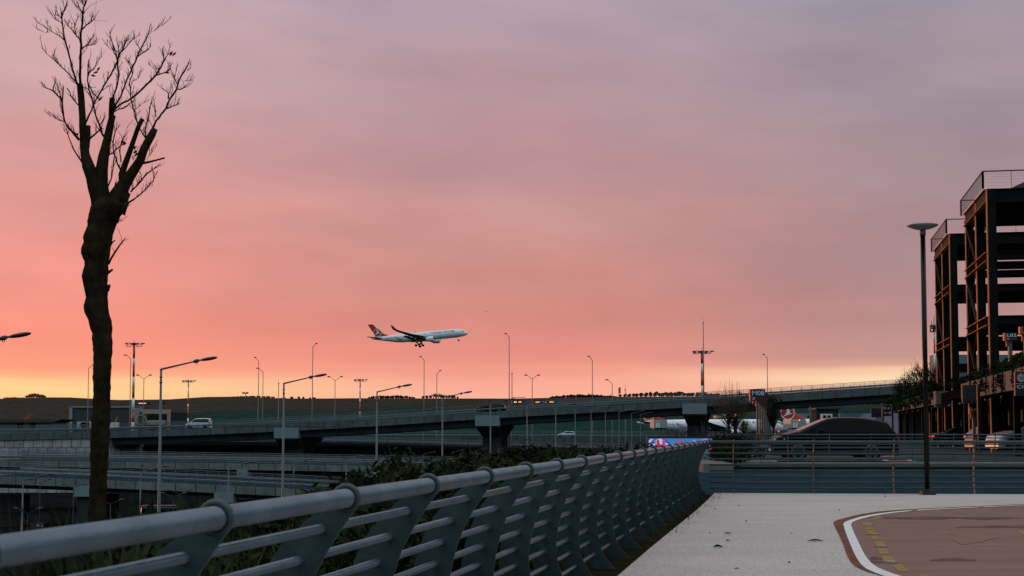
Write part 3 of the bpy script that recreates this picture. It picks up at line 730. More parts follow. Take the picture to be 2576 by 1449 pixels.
# ------------------------------------------------------------------ elevated roads
def sweep(mb, pts, poly, wv):
    """poly: list of (a along width vector in metres, z); pts: base line"""
    w = Vector(wv)
    mb.loft([[p + w*a + UP*z for a, z in poly] for p in pts], True, True, False)
def viaduct(name, label, tab, d, width, drail, fh, gdepth, postgap, x0, x1, gird=True, m_f=None, m_s=None, far_rail=True, wv=None, postmat=None, cat='elevated road'):
    """tab : picture position of the top rail"""
    W_ = wv or RD
    def top(px): return P(px, interp(px, tab), d)
    pxs = [x0] + [t[0] for t in tab if x0 < t[0] < x1] + [x1]
    dense = []
    for a, b in zip(pxs, pxs[1:]):
        n = max(1, int((b-a)/90)); dense += [a+(b-a)*i/n for i in range(n)]
    dense.append(x1)
    # smooth the slope a little
    base = [top(x) for x in dense]
    zs = [p.z for p in base]
    for _ in range(3): zs = [zs[0]] + [(zs[i-1]+zs[i]*2+zs[i+1])/4 for i in range(1, len(zs)-1)] + [zs[-1]]
    pts = [Vector((p.x, p.y, z-drail)) for p, z in zip(base, zs)]       # line at deck level
    mid = pts[len(pts)//2]
    root = thing(name, (mid.x, mid.y, mid.z-gdepth-fh), label, cat)
    mb = MB(); sweep(mb, pts, [(0,.12),(.3,.12),(.3,0),(width-.3,0),(width-.3,.12),(width,.12),(width,.12-fh),(width-.35,.12-fh),(width-.35,-.35),(.35,-.35),(.35,.12-fh),(0,.12-fh)], W_)
    mb.build('deck', m_f or m_fascia, root)
    mb = MB(); sweep(mb, pts, [(.32,.0),(.32,.02),(width-.32,.02),(width-.32,.0)], W_); mb.build('road_surface', m_asph, root)
    if gird:
        for g in range(4):
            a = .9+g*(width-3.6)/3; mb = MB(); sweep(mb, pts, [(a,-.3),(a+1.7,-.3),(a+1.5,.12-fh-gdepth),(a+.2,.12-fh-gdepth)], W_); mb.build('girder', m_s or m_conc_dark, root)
    for side in ([.15, width-.15] if far_rail else [.15]):
        mb = MB()
        for zz, r in ((drail-.04, .04), (drail-.22, .028), (drail-.40, .028)):
            mb.tube([p + W_*side + UP*zz for p in pts], r, 6)
        mb.build('top_rail', m_galv, root)
        mb = MB()
        for z0, z1 in ((.42, .72),):
            mb.loft([[p+W_*(side-.05)+UP*z0, p+W_*(side-.10)+UP*(z0+.09), p+W_*(side-.05)+UP*(z0+z1)/2, p+W_*(side-.10)+UP*(z1-.09), p+W_*(side-.05)+UP*z1, p+W_*(side)+UP*z1, p+W_*(side)+UP*z0] for p in pts], True, True, False)
        mb.build('crash_barrier', m_galv, root)
    # posts, evenly spaced, each a part while they are within view
    Lr = pts[-1].x - pts[0].x; n = int(Lr/postgap); far = MB(); cnt = 0
    def at(x):
        for a, b in zip(pts, pts[1:]):
            if x <= b.x: return a.lerp(b, (x-a.x)/(b.x-a.x))
        return pts[-1]
    for i in range(n+1):
        c = at(pts[0].x + .4 + i*postgap)
        mb = MB(); mb.box(c + W_*.15 + UP*.42, (.10, .12, .62)); mb.box(c + W_*.17 + UP*(.7+(drail-.7)/2), (.05, .06, drail-.7))
        px = 1288 + F*c.x/c.y
        if 0 <= px <= 2576 and cnt < 98:
            mb.build('railing_post', postmat or m_galv, root); cnt += 1
        else: far.add(mb.v, mb.f)
        if far_rail:
            far.box(c + W_*(width-.15) + UP*(drail/2), (.07, .08, drail))
    if far.v: tag(far.build('far_railing_posts', m_galv, root), kind='stuff')
    return root, pts, at
TA = [(-400,1086),(0,1071),(377,1064),(620,1054),(880,1040),(1100,1026),(1320,1010.5),(1572,998),(1824,983.5),(2075,967),(2201,958),(2325,950),(2600,930)]
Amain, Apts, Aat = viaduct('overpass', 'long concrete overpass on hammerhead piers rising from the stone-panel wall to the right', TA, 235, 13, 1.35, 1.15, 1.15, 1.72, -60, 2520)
# its piers, each with a pale end block, a flared head and a column
for px in (720.5, 1226, 1748):
    c = P(px, 1082, 235); dk = Aat(c.x); ztop = dk.z - .45
    b0 = Vector((c.x, 235, 0)); hw = 2.0
    pier_foot = height(c.x, 240)-.4
    def sec(t, zz, h): return [b0+RD*t+Vector((-h, 0, zz)), b0+RD*t+Vector((h, 0, zz))]
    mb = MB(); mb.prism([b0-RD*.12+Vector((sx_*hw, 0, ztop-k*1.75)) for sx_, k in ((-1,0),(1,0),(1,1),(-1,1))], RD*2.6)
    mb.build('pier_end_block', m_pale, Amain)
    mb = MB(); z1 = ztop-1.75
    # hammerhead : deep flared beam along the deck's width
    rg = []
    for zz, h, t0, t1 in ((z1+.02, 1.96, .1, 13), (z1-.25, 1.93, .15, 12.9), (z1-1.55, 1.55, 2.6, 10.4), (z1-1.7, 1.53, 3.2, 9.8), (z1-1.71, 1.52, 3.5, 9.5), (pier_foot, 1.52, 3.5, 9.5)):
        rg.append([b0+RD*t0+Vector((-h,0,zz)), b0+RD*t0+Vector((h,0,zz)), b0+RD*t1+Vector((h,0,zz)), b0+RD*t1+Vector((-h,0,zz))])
    mb.loft(rg, True, True, False); mb.build('pier', m_conc_dark, Amain)  # shade of the flared head put into a darker concrete colour
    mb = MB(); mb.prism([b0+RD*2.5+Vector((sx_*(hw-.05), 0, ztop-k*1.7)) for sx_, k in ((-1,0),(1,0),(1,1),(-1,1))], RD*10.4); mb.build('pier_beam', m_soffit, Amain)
# abutment wall of square cast panels
a0 = P(-60, 1082, 235); a1 = P(276, 1082, 235)
mb = MB(); zl, zr_ = Aat(a0.x).z-1.03, Aat(a1.x).z-1.03
mb.prism([Vector((a0.x, 235.25, zl)), Vector((a1.x, 235.25, zr_)), Vector((a1.x, 235.25, -9.5)), Vector((a0.x, 235.25, -9.5))], RD*12.4)
w_ = mb.build('retaining_wall', m_pan); tag(w_, 'grey retaining wall of square staggered concrete panels behind the bare tree', 'retaining wall')
# brighter patches of road surface seen through the railing are the lane edge line
# second, level road in front of it
TB = [(-300,1131),(0,1135),(690,1145),(1114,1153),(1700,1162),(2000,1166)]
B_, Bp, Bat = viaduct('road_bridge', 'low railed road bridge just below the overpass, upper of the two low bridges', TB, 180, 11, 1.25, .78, .45, 2.0, -60, 1900, m_f=m_fascia2)
TC = [(-300,1162),(0,1172),(564,1195),(909,1213),(1300,1236),(1700,1262)]
C_, Cp, Cat = viaduct('road_bridge', 'low road bridge with metal railings sloping down to the right, nearest of all the bridges', TC, 150, 9, 1.2, .80, .45, 1.2, -60, 1650, m_f=m_fascia2)
m_bwall = mat('shade_painted_wall', (.012, .012, .011), 1, var=.4, scale=.2, spec=.05)  # darkness under the bridge put into the wall colour
for (root, atf, d, px, wd) in ((B_, Bat, 180, 611, 1.3), (B_, Bat, 180, 932, 1.3), (C_, Cat, 150, 211, 1.8), (C_, Cat, 150, 565, 1.9)):
    c = P(px, 1100, d); dk = atf(c.x); b0 = Vector((c.x, d, 0)); zt_ = dk.z-.55; hw = wd/2*1.05
    mb = MB(); mb.prism([b0-RD*.1+Vector((sx_*hw, 0, zt_-k*1.1)) for sx_, k in ((-1,0),(1,0),(1,1),(-1,1))], RD*1.5); mb.build('pier_end_block', m_pale, root)
    mb = MB(); mb.prism([b0+RD*.5+Vector((sx_*(hw-.1), 0, zt_-1.09 if k == 0 else -9.4)) for sx_, k in ((-1,0),(1,0),(1,1),(-1,1))], RD*6); mb.build('pier', m_conc_dark, root)
# dark sided road behind the overpass, and the pale walled one farther off
TDt = [(-200,1096),(275,1098),(817,1098),(1100,1106),(1320,1113),(1640,1121),(1900,1126)]
D_, Dp, Dat = viaduct('road_bridge', 'dark sided road bridge seen under the overpass, with a thin black railing', TDt, 262, 11, 1.2, .5, .3, 1.72, 240, 1850, m_f=m_soffit, postmat=m_dark)
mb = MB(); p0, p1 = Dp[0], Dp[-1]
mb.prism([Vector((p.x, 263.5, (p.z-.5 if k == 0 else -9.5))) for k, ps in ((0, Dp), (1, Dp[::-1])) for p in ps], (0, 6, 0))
w_ = mb.build('retaining_wall', m_bwall); tag(w_, 'wall painted black as shade, closing the gap below the dark sided bridge', 'retaining wall')
TE = [(600,1083),(817,1083.5),(1300,1084),(1640,1085),(1790,1086)]
m_ewall = panel_mat('pale_wall_panels', (.085, .10, .105), 3.05, 50, 0, .05)
E_, Ep, Eat = viaduct('road_bridge', 'far road with a pale panelled concrete wall in front of the green slope', TE, 318, 9, 1.55, 1.25, .5, 2.4, 640, 1880, m_f=m_ewall, gird=False)

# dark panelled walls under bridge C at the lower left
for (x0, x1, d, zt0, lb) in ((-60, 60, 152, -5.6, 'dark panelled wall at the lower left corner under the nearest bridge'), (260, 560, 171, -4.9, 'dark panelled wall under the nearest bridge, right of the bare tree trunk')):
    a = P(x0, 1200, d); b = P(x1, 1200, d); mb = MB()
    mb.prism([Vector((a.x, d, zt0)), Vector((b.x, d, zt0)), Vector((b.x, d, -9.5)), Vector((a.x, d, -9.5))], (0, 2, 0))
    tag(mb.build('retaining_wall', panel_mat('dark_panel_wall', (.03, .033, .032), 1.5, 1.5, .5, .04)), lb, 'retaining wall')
mb = MB()
x0 = P(-100, 1200, 178).x; x1 = P(1250, 1200, 178).x
mb.add([(x0, 60, -8.96), (x1*.4, 60, -8.96), (x1, 236, -8.96), (x0*1.35, 236, -8.96)], [(0, 1, 2, 3)]); struct('lower_road', mb, mat('dark_asphalt', (.009, .011, .012), .95, var=.3, scale=.3, spec=.1))

# ------------------------------------------------------------------ vehicles
m_suv = mat('black_car_paint', (.001, .003, .004), .25, .0, var=.05, coat=0, spec=.05)
m_grey = mat('dark_grey_car_paint', (.03, .035, .042), .3, .3, var=.05, coat=.6)
m_blue = mat('blue_grey_car_paint', (.06, .09, .13), .3, .3, var=.05, coat=.6)
m_wcar = mat('white_car_paint', (.62, .65, .68), .3, 0, var=.03, coat=.6)
m_rim = mat('wheel_alloy', (.16, .17, .18), .35, .7)
m_hl = mat('headlamp_glass', (.5, .55, .6), .15, .2)
m_tl = mat('tail_lamp', (.20, .01, .008), .3)
m_tlon = emis('tail_lamp_lit', (255, 60, 20), 1.3)
m_hlon = emis('headlamp_lit', (255, 225, 170), 1.2)
KINDS = {
 # (x, z top, half width top), greenhouse x positions ; all in fractions of length / metres
 'suv': dict(prof=[(0,.50),(.012,.80),(.04,.93),(.12,1.05),(.21,1.145),(.27,1.26),(.33,1.39),(.40,1.53),(.46,1.63),(.53,1.665),(.62,1.67),(.74,1.64),(.84,1.57),(.91,1.48),(.935,1.37),(.96,1.22),(.985,1.06),(.995,.8),(1,.55)], gh=(.30,.965), belt=1.06),
 'sedan': dict(prof=[(0,.42),(.015,.64),(.06,.76),(.18,.86),(.27,.93),(.33,1.08),(.40,1.28),(.47,1.38),(.55,1.42),(.64,1.40),(.73,1.30),(.81,1.12),(.86,1.03),(.95,1.0),(.985,.92),(.995,.72),(1,.45)], gh=(.27,.86), belt=.93),
 'hatch': dict(prof=[(0,.42),(.015,.66),(.06,.80),(.17,.93),(.26,1.01),(.33,1.18),(.41,1.38),(.5,1.48),(.6,1.50),(.75,1.46),(.87,1.38),(.93,1.18),(.97,1.0),(.99,.8),(1,.5)], gh=(.26,.97), belt=.98),
 'van': dict(prof=[(0,.5),(.015,.75),(.05,.95),(.15,1.06),(.22,1.16),(.29,1.42),(.36,1.68),(.42,1.78),(.5,1.81),(.75,1.83),(.95,1.80),(.975,1.6),(.985,1.2),(.995,.8),(1,.5)], gh=(.22,.985), belt=1.10)}
def make_car(name, kind, L_, Wd, paint, loc, rz, label, cat='car', lit=False, tint=None, detail=True):
    """local x runs from the nose (0) to the tail (L)"""
    K = KINDS[kind]; prof = K['prof']; belt = K['belt']; g0, g1 = K['gh']; hw = Wd/2
    root = thing(name, (0, 0, 0), label, cat)
    xs = sorted(set([p[0] for p in prof] + [i/40 for i in range(41)]))
    rw = .33 if kind != 'suv' else .37; xw = (.18, .80) if kind != 'suv' else (.19, .775)
    rings = []
    def halfw(u):
        e = 1 - .20*max(0, (.10-u)/.10)**2 - .16*max(0, (u-.92)/.08)**2
        return hw*e
    def roofw(u, zt__):
        k = max(0, (zt__-belt)/(max(q[1] for q in prof)-belt)); return halfw(u)*(1-.22*k)
    for u in xs:
        zt__ = interp(u, prof); w = halfw(u); zb = .22
        arch = 0
        for c in xw:
            dx = abs(u-c)*L_
            if dx < rw+.06: arch = max(arch, math.sqrt(max(0, (rw+.06)**2-dx*dx)))
        zlo = max(zb, rw + arch - .02 if arch > 0 else zb)
        zlo = min(zlo, zt__-.08)
        zm = zlo + (min(zt__, belt)-zlo)*.55
        zs_ = min(zt__-.03, belt)
        rt = roofw(u, zt__)*(.90 if zt__ > belt+.05 else .86)
        half = [(w*.90, zlo), (w*.985, zlo+(zm-zlo)*.4), (w, zm), (w*.975, zs_), (rt*1.03 if zt__ > belt+.05 else w*.93, zt__-.045 if zt__ > belt+.05 else zt__-.012), (rt*.80, zt__-.004), (rt*.4, zt__+.012)]
        rings.append([(u*L_, y, z) for y, z in half] + [(u*L_, -y, z) for y, z in half[::-1]])
    mb = MB(); mb.loft(rings, True); body = mb.build('body', paint, root, True)
    # side glass
    for sg in (1, -1):
        mb = MB(); rg = []
        us = [g0+.03+(g1-g0-.07)*i/24 for i in range(25)]
        for u in us:
            zt__ = interp(u, prof); w = halfw(u); rt = roofw(u, zt__)*.90*1.03
            zlow = belt+.035; zhi = zt__-.10
            if zhi < zlow+.01: zhi = zlow+.01
            def yy(z): k = (z-belt)/(max(.02, zt__-.045-belt)); return w*.975*(1-k)+rt*k
            rg.append([(u*L_, sg*(yy(zlow)+.006), zlow), (u*L_, sg*(yy(zhi)+.006), zhi)])
        mb.loft(rg, False, False); mb.build('side_window', m_glass, root, True)
    # windscreen, rear window
    def across(u0, u1, nm, k=.80):
        mb = MB(); rg = []
        for i in range(7):
            u = u0+(u1-u0)*i/6; zt__ = interp(u, prof); rt = roofw(u, zt__)*.9
            rg.append([(u*L_, y*rt*k, zt__+.012+.012*(1-abs(y))) for y in (-1, -.5, 0, .5, 1)])
        mb.loft(rg, False, False); mb.build(nm, m_screen, root, True)
    gs = {'suv': ((.215,.445),(.915,.965)), 'sedan': ((.275,.44),(.68,.84)), 'hatch': ((.265,.44),(.88,.955)), 'van': ((.225,.39),(.955,.982))}[kind]
    across(*gs[0], 'windscreen'); across(*gs[1], 'rear_window')
    for c in xw:
        for sg in (1, -1):
            mb = MB(); y0 = sg*(hw-.12); mb.tube([(c*L_, y0-sg*.1, rw), (c*L_, y0-sg*.09, rw), (c*L_, y0+sg*.08, rw), (c*L_, y0+sg*.10, rw)], [rw*.9, rw, rw, rw*.93], 28)
            wl = mb.build('wheel', m_tyre, root, True)
            mb = MB(); yo = y0+sg*.104; mb.torus((c*L_, yo, rw), (0,1,0), rw*.66, .022, 28, 6); mb.disc((c*L_, yo-sg*.02, rw), (0,1,0), .07, .03, 12)
            for k in range(5):
                for o_ in (-.16, .16):
                    a = 2*math.pi*k/5+.3
                    mb.bar((c*L_+math.cos(a)*.05, yo, rw+math.sin(a)*.05), (c*L_+math.cos(a+o_)*rw*.66, yo, rw+math.sin(a+o_)*rw*.66), .02, .03, (0,1,0))
            mb.build('rim', m_rim, wl, True)
    if detail:
        for sg in (1, -1):
            zl = interp(.04, prof)-.16
            mb = MB(); mb.loft([[(.015*L_, sg*hw*.52, zl), (.03*L_, sg*hw*.80, zl+.01), (.085*L_, sg*hw*.985, zl+.04)], [(.02*L_, sg*hw*.52, zl+.10), (.04*L_, sg*hw*.80, zl+.13), (.10*L_, sg*hw*.965, zl+.14)]], False, False)
            for i, v in enumerate(mb.v): mb.v[i] = v + Vector((-.02, sg*.012, 0))
            mb.build('headlight', m_hlon if lit else m_hl, root, True)
            zt2 = interp(.97, prof)*.86 if kind in ('hatch', 'suv') else .86
            mb = MB(); mb.box((.985*L_, sg*hw*.78, zt2-.02 if kind != 'van' else 1.0), (.10, .30, .14 if kind != 'van' else .4)); mb.build('tail_light', m_tlon if lit == 'tail' else m_tl, root, True)
            mb = MB(); ux = g0+.075; mb.ball((ux*L_, sg*(hw+.10), belt+.09), (.07, .12, .08)); mb.build('wing_mirror', paint, root, True)
        mb = MB(); mb.box((-.004*L_, 0, .62), (.03, hw*.9, .16)); mb.build('grille', m_dark, root, True)
        mb = MB(); mb.box((.0*L_, 0, .42), (.03, .5, .10)); mb.build('number_plate', m_white, root, True)
    root.location = loc; root.rotation_euler.z = rz
    return root
# large dark SUV, nose to the left, right behind the second railing
make_car('parked_car', 'suv', 4.72, 1.95, m_suv, (9.92, 54.8, .14), R(-1), 'large black sport utility car side-on behind the railings in the middle right')
make_car('parked_car', 'sedan', 4.7, 1.85, m_suv, (13.55*1.52, 78, .12), R(186), 'small dark car roof showing behind the bonnet of the large black car')
c = P(2339, 1126, 93); make_car('parked_car', 'sedan', 4.6, 1.82, m_suv, (31.6, 91.5, .12), R(172), 'dark saloon car with orange tail lamp right of the tall lamp post', 'car', 'tail')
c = P(2470, 1120, 88); make_car('parked_car', 'hatch', 4.3, 1.8, m_blue, (30.9, 83.5, .12), R(188), 'blue grey hatchback between the dark saloon and the white car')
make_car('parked_car', 'suv', 4.5, 1.85, m_grey, (26.9, 79, .12), R(9), 'dark grey car behind the white one at the right edge')
make_car('parked_car', 'suv', 4.5, 1.85, m_wcar, (25.4, 75.5, .12), R(8), 'white car with pale headlamp at the right edge behind the railing')
# on the overpass
x_ = P(470, 1070, 241).x; z_ = Aat(x_+2).z
v = make_car('van', 'van', 4.3, 1.8, m_wcar, (x_, 240.5, z_), R(-3), 'small white van driving down the overpass with lit headlamp', 'van', True)
x_ = P(1200, 1030, 241).x; z_ = Aat(x_+2).z
make_car('driving_car', 'suv', 4.9, 1.9, m_suv, (x_, 240, z_), R(-4), 'dark sport utility car with red tail lamp climbing the overpass', 'car', 'tail')
x_ = P(1402, 1100, 322).x; make_car('driving_car', 'hatch', 4.3, 1.8, m_wcar, (x_, 323, Eat(x_).z+.02), 0, 'white car half hidden behind the pale far wall', 'car')
# long pale vehicle on the road far below, lower left
bus = thing('bus', (P(357, 1290, 156).x, 156, -8.95), 'long pale bus with a rounded roof on the low road, seen beyond the handrail', 'bus')
bx = bus.location.x; mb = MB(); L_ = 4.7
mb.loft([[(bx+u, 156+y*.95*(1-e), -8.95+.35+z*(1-.06*e)) for y, z in ((-1,0),(-1,.9),(-.97,1.5),(-.8,1.72),(.8,1.72),(.97,1.5),(1,.9),(1,0))] for u, e in ((0,.5),(.15,.1),(.5,0),(L_-.4,0),(L_-.1,.08),(L_,.3))])
mb.build('body', m_blue, bus)
mb = MB(); mb.loft([[(bx+u, 156+y, -8.95+z) for y, z in ((-.95,1.80),(-.9,1.98),(-.6,2.10),(.6,2.10),(.9,1.98),(.95,1.80))] for u in (.15, .4, L_-.3, L_-.1)]); mb.build('roof', m_wcar, bus)
mb = MB(); mb.box((bx+L_/2, 155.02, -8.95+1.45), (L_*.86, .06, .5)); mb.build('side_window', m_glass, bus)
for u in (.8, L_-.9):
    mb = MB(); mb.disc((bx+u, 155.2, -8.95+.4), (0,1,0), .4, .28); mb.build('wheel', m_tyre, bus)

# ------------------------------------------------------------------ street lamps
LAMP = {}
def long_arm_lamp(h, s=1.0):
    """pole with a long raised arm to the right, foot at the origin"""
    root = thing('street_lamp', (0, 0, 0), 'x', 'street lamp', 'long armed street lamps')
    mb = MB(); mb.tube([(0,0,0),(0,0,.3),(0,0,h)], [.12*s, .115*s, .06*s], 12); mb.box((0,0,.03), (.5*s,.5*s,.06)); mb.build('pole', m_pole, root, True)
    mb = MB(); mb.disc((0,0,h-.75*s), (0,0,1), .095*s, .07*s, 12); mb.disc((0,0,h-.45*s), (0,0,1), .09*s, .05*s, 12); mb.build('pole_ring', m_pole, root, True)
    mb = MB(); mb.tube([(-.05*s,0,h-.05*s),(.15*s,0,h+.01),(1.9*s,0,h+.42*s)], [.06*s,.058*s,.042*s], 10); mb.build('arm', m_pole, root, True)
    mb = MB(); mb.tube([(1.80*s,0,h+.40*s),(1.92*s,0,h+.43*s),(2.05*s,0,h+.46*s),(2.14*s,0,h+.485*s)], [.075*s,.105*s,.095*s,.04*s], 8)
    mb.tube([(1.92*s,0,h+.36*s),(1.92*s,0,h+.25*s)], .02*s, 6); mb.tube([(2.0*s,0,h+.38*s),(2.0*s,0,h+.27*s)], .02*s, 6)
    mb.build('joint', m_lamphead, root, True)
    mb = MB(); rg = []
    for u, w, t_ in ((0,.03,.03),(.08,.07,.05),(.25,.15,.085),(.5,.18,.10),(.75,.17,.095),(.92,.13,.07),(1,.08,.04)):
        x = 2.12*s+u*.98*s; z = h+.475*s+u*.16*s
        rg.append([(x, w*s*math.cos(a), z+t_*s*math.sin(a)) for a in [2*math.pi*k/12 for k in range(12)]])
    mb.loft(rg); mb.build('lamp_head', m_lamphead, root, True)
    return root
lampA = long_arm_lamp(13.6)
rowA = [(-113,60,'only its dark head showing at the left edge'),
        (403,79,'nearest whole one, standing right of the bare tree'), (713,103,'second whole one, right of the small white van'),
        (948,126,'third whole one, below the flying airliner'), (1113,149,'fourth whole one, arm just above the hill line'),
        (1234,182,'fifth whole one, crossing the dark car on the overpass'), (1326,195,'sixth whole one, just right of the second overpass pier'),
        (1398,214,'seventh whole one, in front of the overpass side')]
first = True
for i, (px, d, lb) in enumerate(rowA):
    o = lampA if i == 0 else copy_tree(lampA)
    p = P(px, 1080, d); s_ = 1.0
    o.location = (p.x, d, 4.72-13.6+ (0 if i else .05)); o['label'] = 'grey long armed street lamp, ' + lb
    if d > 149: o.location.z += .0
for i, (px, d, lb) in enumerate([(1447,222,'eighth'),(1487,226,'ninth'),(1523,229,'tenth'),(1557,231,'eleventh'),(1589,232,'twelfth'),(1611,233,'thirteenth and smallest')]):
    o = copy_tree(lampA); p = P(px, 1080, d); k = [.9,.85,.8,.75,.7,.66][i]
    ztop = P(px, [1029,1031,1035,1037,1040,1043][i], d).z
    o.scale = (k, k, k); o.location = (p.x, d, ztop-13.6*k); o['label'] = 'grey long armed street lamp, %s whole one from the left' % lb
# smaller row on the low road
lampB = long_arm_lamp(8.0)
rowB = [(58,1207,24.3),(354,1186,23.3),(575,1175,22.5),(739,1164,16.5),(871,1155,15),(965,1149,12),(1064,1143,10.5),(1137,1138,10),(1199,1133,9.5),(1254,1130,9)]
for i, (px, py, sc) in enumerate(rowB):
    o = lampB if i == 0 else copy_tree(lampB); d = min(F/sc, 176-i*.6) if i > 2 else F/sc
    if i <= 2: d = [128, 136, 142][i]
    k = sc/(F/d); p = P(px, py, d); o.scale = (k, k, k); o.location = (p.x, d, p.z-8.0*k); o['group'] = 'small street lamps on the low road'
    o['label'] = 'small grey street lamp on the low road, %s from the left in its row' % ['first','second','third','fourth','fifth','sixth','seventh','eighth','ninth','tenth'][i]
# double armed lamps on the low road
def double_lamp(h, w, up_, r=.07, name='street_lamp', heads=True, grp='double armed street lamps', mt=None):
    root = thing(name, (0, 0, 0), 'x', 'street lamp', grp); mt = mt or m_pole
    mb = MB(); mb.tube([(0,0,0),(0,0,h)], [r*1.5, r*.8], 8); mb.build('pole', mt, root, True)
    for sg in (-1, 1):
        mb = MB(); mb.tube([(0,0,h-.05),(sg*w*.62,0,h+up_)], [r*.7, r*.55], 6); mb.build('arm', mt, root, True)
        mb = MB(); mb.tube([(sg*w*.58,0,h+up_-.02),(sg*w*.7,0,h+up_+.05),(sg*w*.9,0,h+up_+.07),(sg*w,0,h+up_+.05)], [r*.6, r*1.7, r*1.7, r*.5], 8); mb.build('lamp_head', m_lamphead, root, True)
    return root
dl0 = double_lamp(7, 1.25, .35, .04, mt=mat('dull_lamp_paint', (.045, .055, .06), .7, spec=.1))
for i, (px, py, d, lb) in enumerate([(185,1228,140,'left of the bare tree trunk'),(70,1291,118,'lowest one, in the lower left corner'),(278,1268,126,'just right of the bare tree trunk'),(436,1252,132,'right of the nearest tall lamp pole'),(101,1215,146,'highest one, near the left edge under the bridge'),(452,1243,138,'partly behind the nearest bridge')]):
    o = dl0 if i == 0 else copy_tree(dl0); p = P(px, py, d); o.location = (p.x, d, p.z-7); o['label'] = 'thin double armed lamp far below, ' + lb
# tall lamps beyond the overpass
def single_lamp(h, w, up_, r, sg):
    root = thing('street_lamp', (0, 0, 0), 'x', 'street lamp', 'tall thin lamps beyond the overpass')
    mb = MB(); mb.tube([(0,0,0),(0,0,h-.3)], [r*1.5, r*.8], 8); mb.build('pole', m_pole, root, True)
    mb = MB(); mb.tube([(0,0,h-.35),(sg*w*.25,0,h-.1+up_*.2),(sg*w*.6,0,h+up_)], [r*.8, r*.7, r*.6], 6); mb.build('arm', m_pole, root, True)
    mb = MB(); mb.tube([(sg*w*.5,0,h+up_),(sg*w*.65,0,h+up_+.05),(sg*w,0,h+up_)], [r*.8, r*1.7, r*.9], 8); mb.build('lamp_head', m_lamphead, root, True)
    return root
protoL = {}
def put_single(px, py, d, w, sg, lb, r=.072):
    h = 26; key = (sg, w > 1.2)
    if key not in protoL: protoL[key] = o = single_lamp(h, w, .35, r, sg)
    else: o = copy_tree(protoL[key])
    p = P(px, py, d); o.location = (p.x, d, p.z-h-.1); o['label'] = 'tall thin one armed lamp, ' + lb
put_single(787, 868, 262, .9, 1, 'rising left of the small dark tail of the airliner')
put_single(651, 903, 268, .9, -1, 'left one of the close pair')
put_single(662, 930, 272, 1.4, -1, 'right and lower one of the close pair')
put_single(329, 897, 268, 1.4, -1, 'just left of the tall striped mast')
put_single(223, 921, 268, 1.4, 1, 'partly hidden by the left side of the tree trunk')
put_single(1067, 901, 265, .9, -1, 'under the middle of the airliner')
put_single(1099, 936, 272, .9, 1, 'lower one right of the one under the airliner')
put_single(1281, 843, 262, .9, -1, 'the very tall one right of the airliner nose')
put_single(1490, 900, 264, .9, -1, 'standing alone halfway between airliner and striped mast')
put_single(1540, 959, 270, 1.4, -1, 'short one with angled arm above the overpass')
put_single(1930, 895, 264, .9, -1, 'rising above the M08 sign')
dl1 = double_lamp(24, 1.5, .65, .07)
for i, (px, py, d, lb) in enumerate([(843,957,268,'left of a small striped mast'),(362,953,266,'right of the tall striped mast'),(1339,953,266,'right of the very tall lamp')]):
    o = dl1 if i == 0 else copy_tree(dl1); p = P(px, py, d); o.location = (p.x, d, p.z-24); o['label'] = 'distant lamp with two arms in a V, ' + lb
# plain poles
mbp = MB(); mbp.tube([(0,0,0),(0,0,20)], [.14,.06], 8); mbp.tube([(0,0,20),(0,0,20.9)], [.03,.02], 5)
pl = thing('mast', (0,0,0), 'tall thin plain mast standing right beside the striped floodlight mast', 'mast', 'plain masts and posts'); mbp.build('pole', m_pole, pl, True)
mb = MB(); mb.disc((0,0,20), (0,0,1), .16, .12); mb.build('cap', m_lamphead, pl, True)
p = P(1769, 812, 262); pl.location = (p.x, 262, p.z-20)
for px, py, lb in [(1573,979,'short plain post above the overpass, right of the red topped one'),(1288,940,'short plain pole close beside the very tall lamp'),(701,965,'thin faint pole on the hill left of the second street lamp')]:
    o = copy_tree(pl); p = P(px, py, 268); o.location = (p.x, 268, p.z-20); o['label'] = lb
rp_ = thing('sign_post', P(1557, 1010, 268), 'short post with a narrow red sign at its top above the overpass', 'sign post')
mb = MB(); a = P(1557, 1015, 268); b = P(1557, 975, 268); mb.tube([a, b], .09, 6); mb.build('pole', m_pole, rp_)
mb = MB(); mb.box(P(1559, 982, 267.8), (.35, .1, 1.1)); mb.build('sign_board', m_red, rp_)
# horizontal bracket signs near the tall lamp
gs_ = thing('gantry_sign', P(1288, 1010, 266), 'small pole with two thin horizontal brackets beside the very tall lamp', 'sign')
mb = MB(); mb.tube([P(1288,1040,266), P(1288,985,266)], .07, 6); mb.build('pole', m_pole, gs_)
for y in (1000, 1005.5):
    mb = MB(); mb.bar(P(1288, y, 266), P(1322, y-.5, 266), .1, .1); mb.build('bracket', m_pole, gs_)

# the disc lamp by the far railing
p = G(2333, 1244.5); dl = thing('street_lamp', (p.x, p.y, 0), 'black post lamp with a flat round disc head at the far edge of the pavement', 'street lamp')
t_ = P(2326, 590, p.y); bx_, by_ = p.x, p.y
mb = MB(); mb.tube([(bx_,by_,.08),(bx_,by_,t_.z)], .052, 20); mb.build('pole', mat('black_lamp_paint', (.004,.004,.004), .28, 0, var=.3, scale=8, spec=.22), dl)
mb = MB(); mb.box((bx_,by_,.04), (.27,.27,.08)); mb.tube([(bx_,by_,.08),(bx_,by_,.11)], [.08,.07], 16); mb.build('base_plate', m_dark, dl)
ht = P(2326, 564, p.y).z
mb = MB(); mb.tube([(bx_,by_,t_.z-.01),(bx_,by_,t_.z+.09),(bx_,by_,t_.z+.10)], [.062,.062,.05], 20); mb.build('collar', m_galv, dl)
mb = MB(); prof_ = [(.05,-.115),(.16,-.10),(.28,-.055),(.315,-.03),(.318,-.022),(.29,-.006),(.15,.004),(.02,.006)]
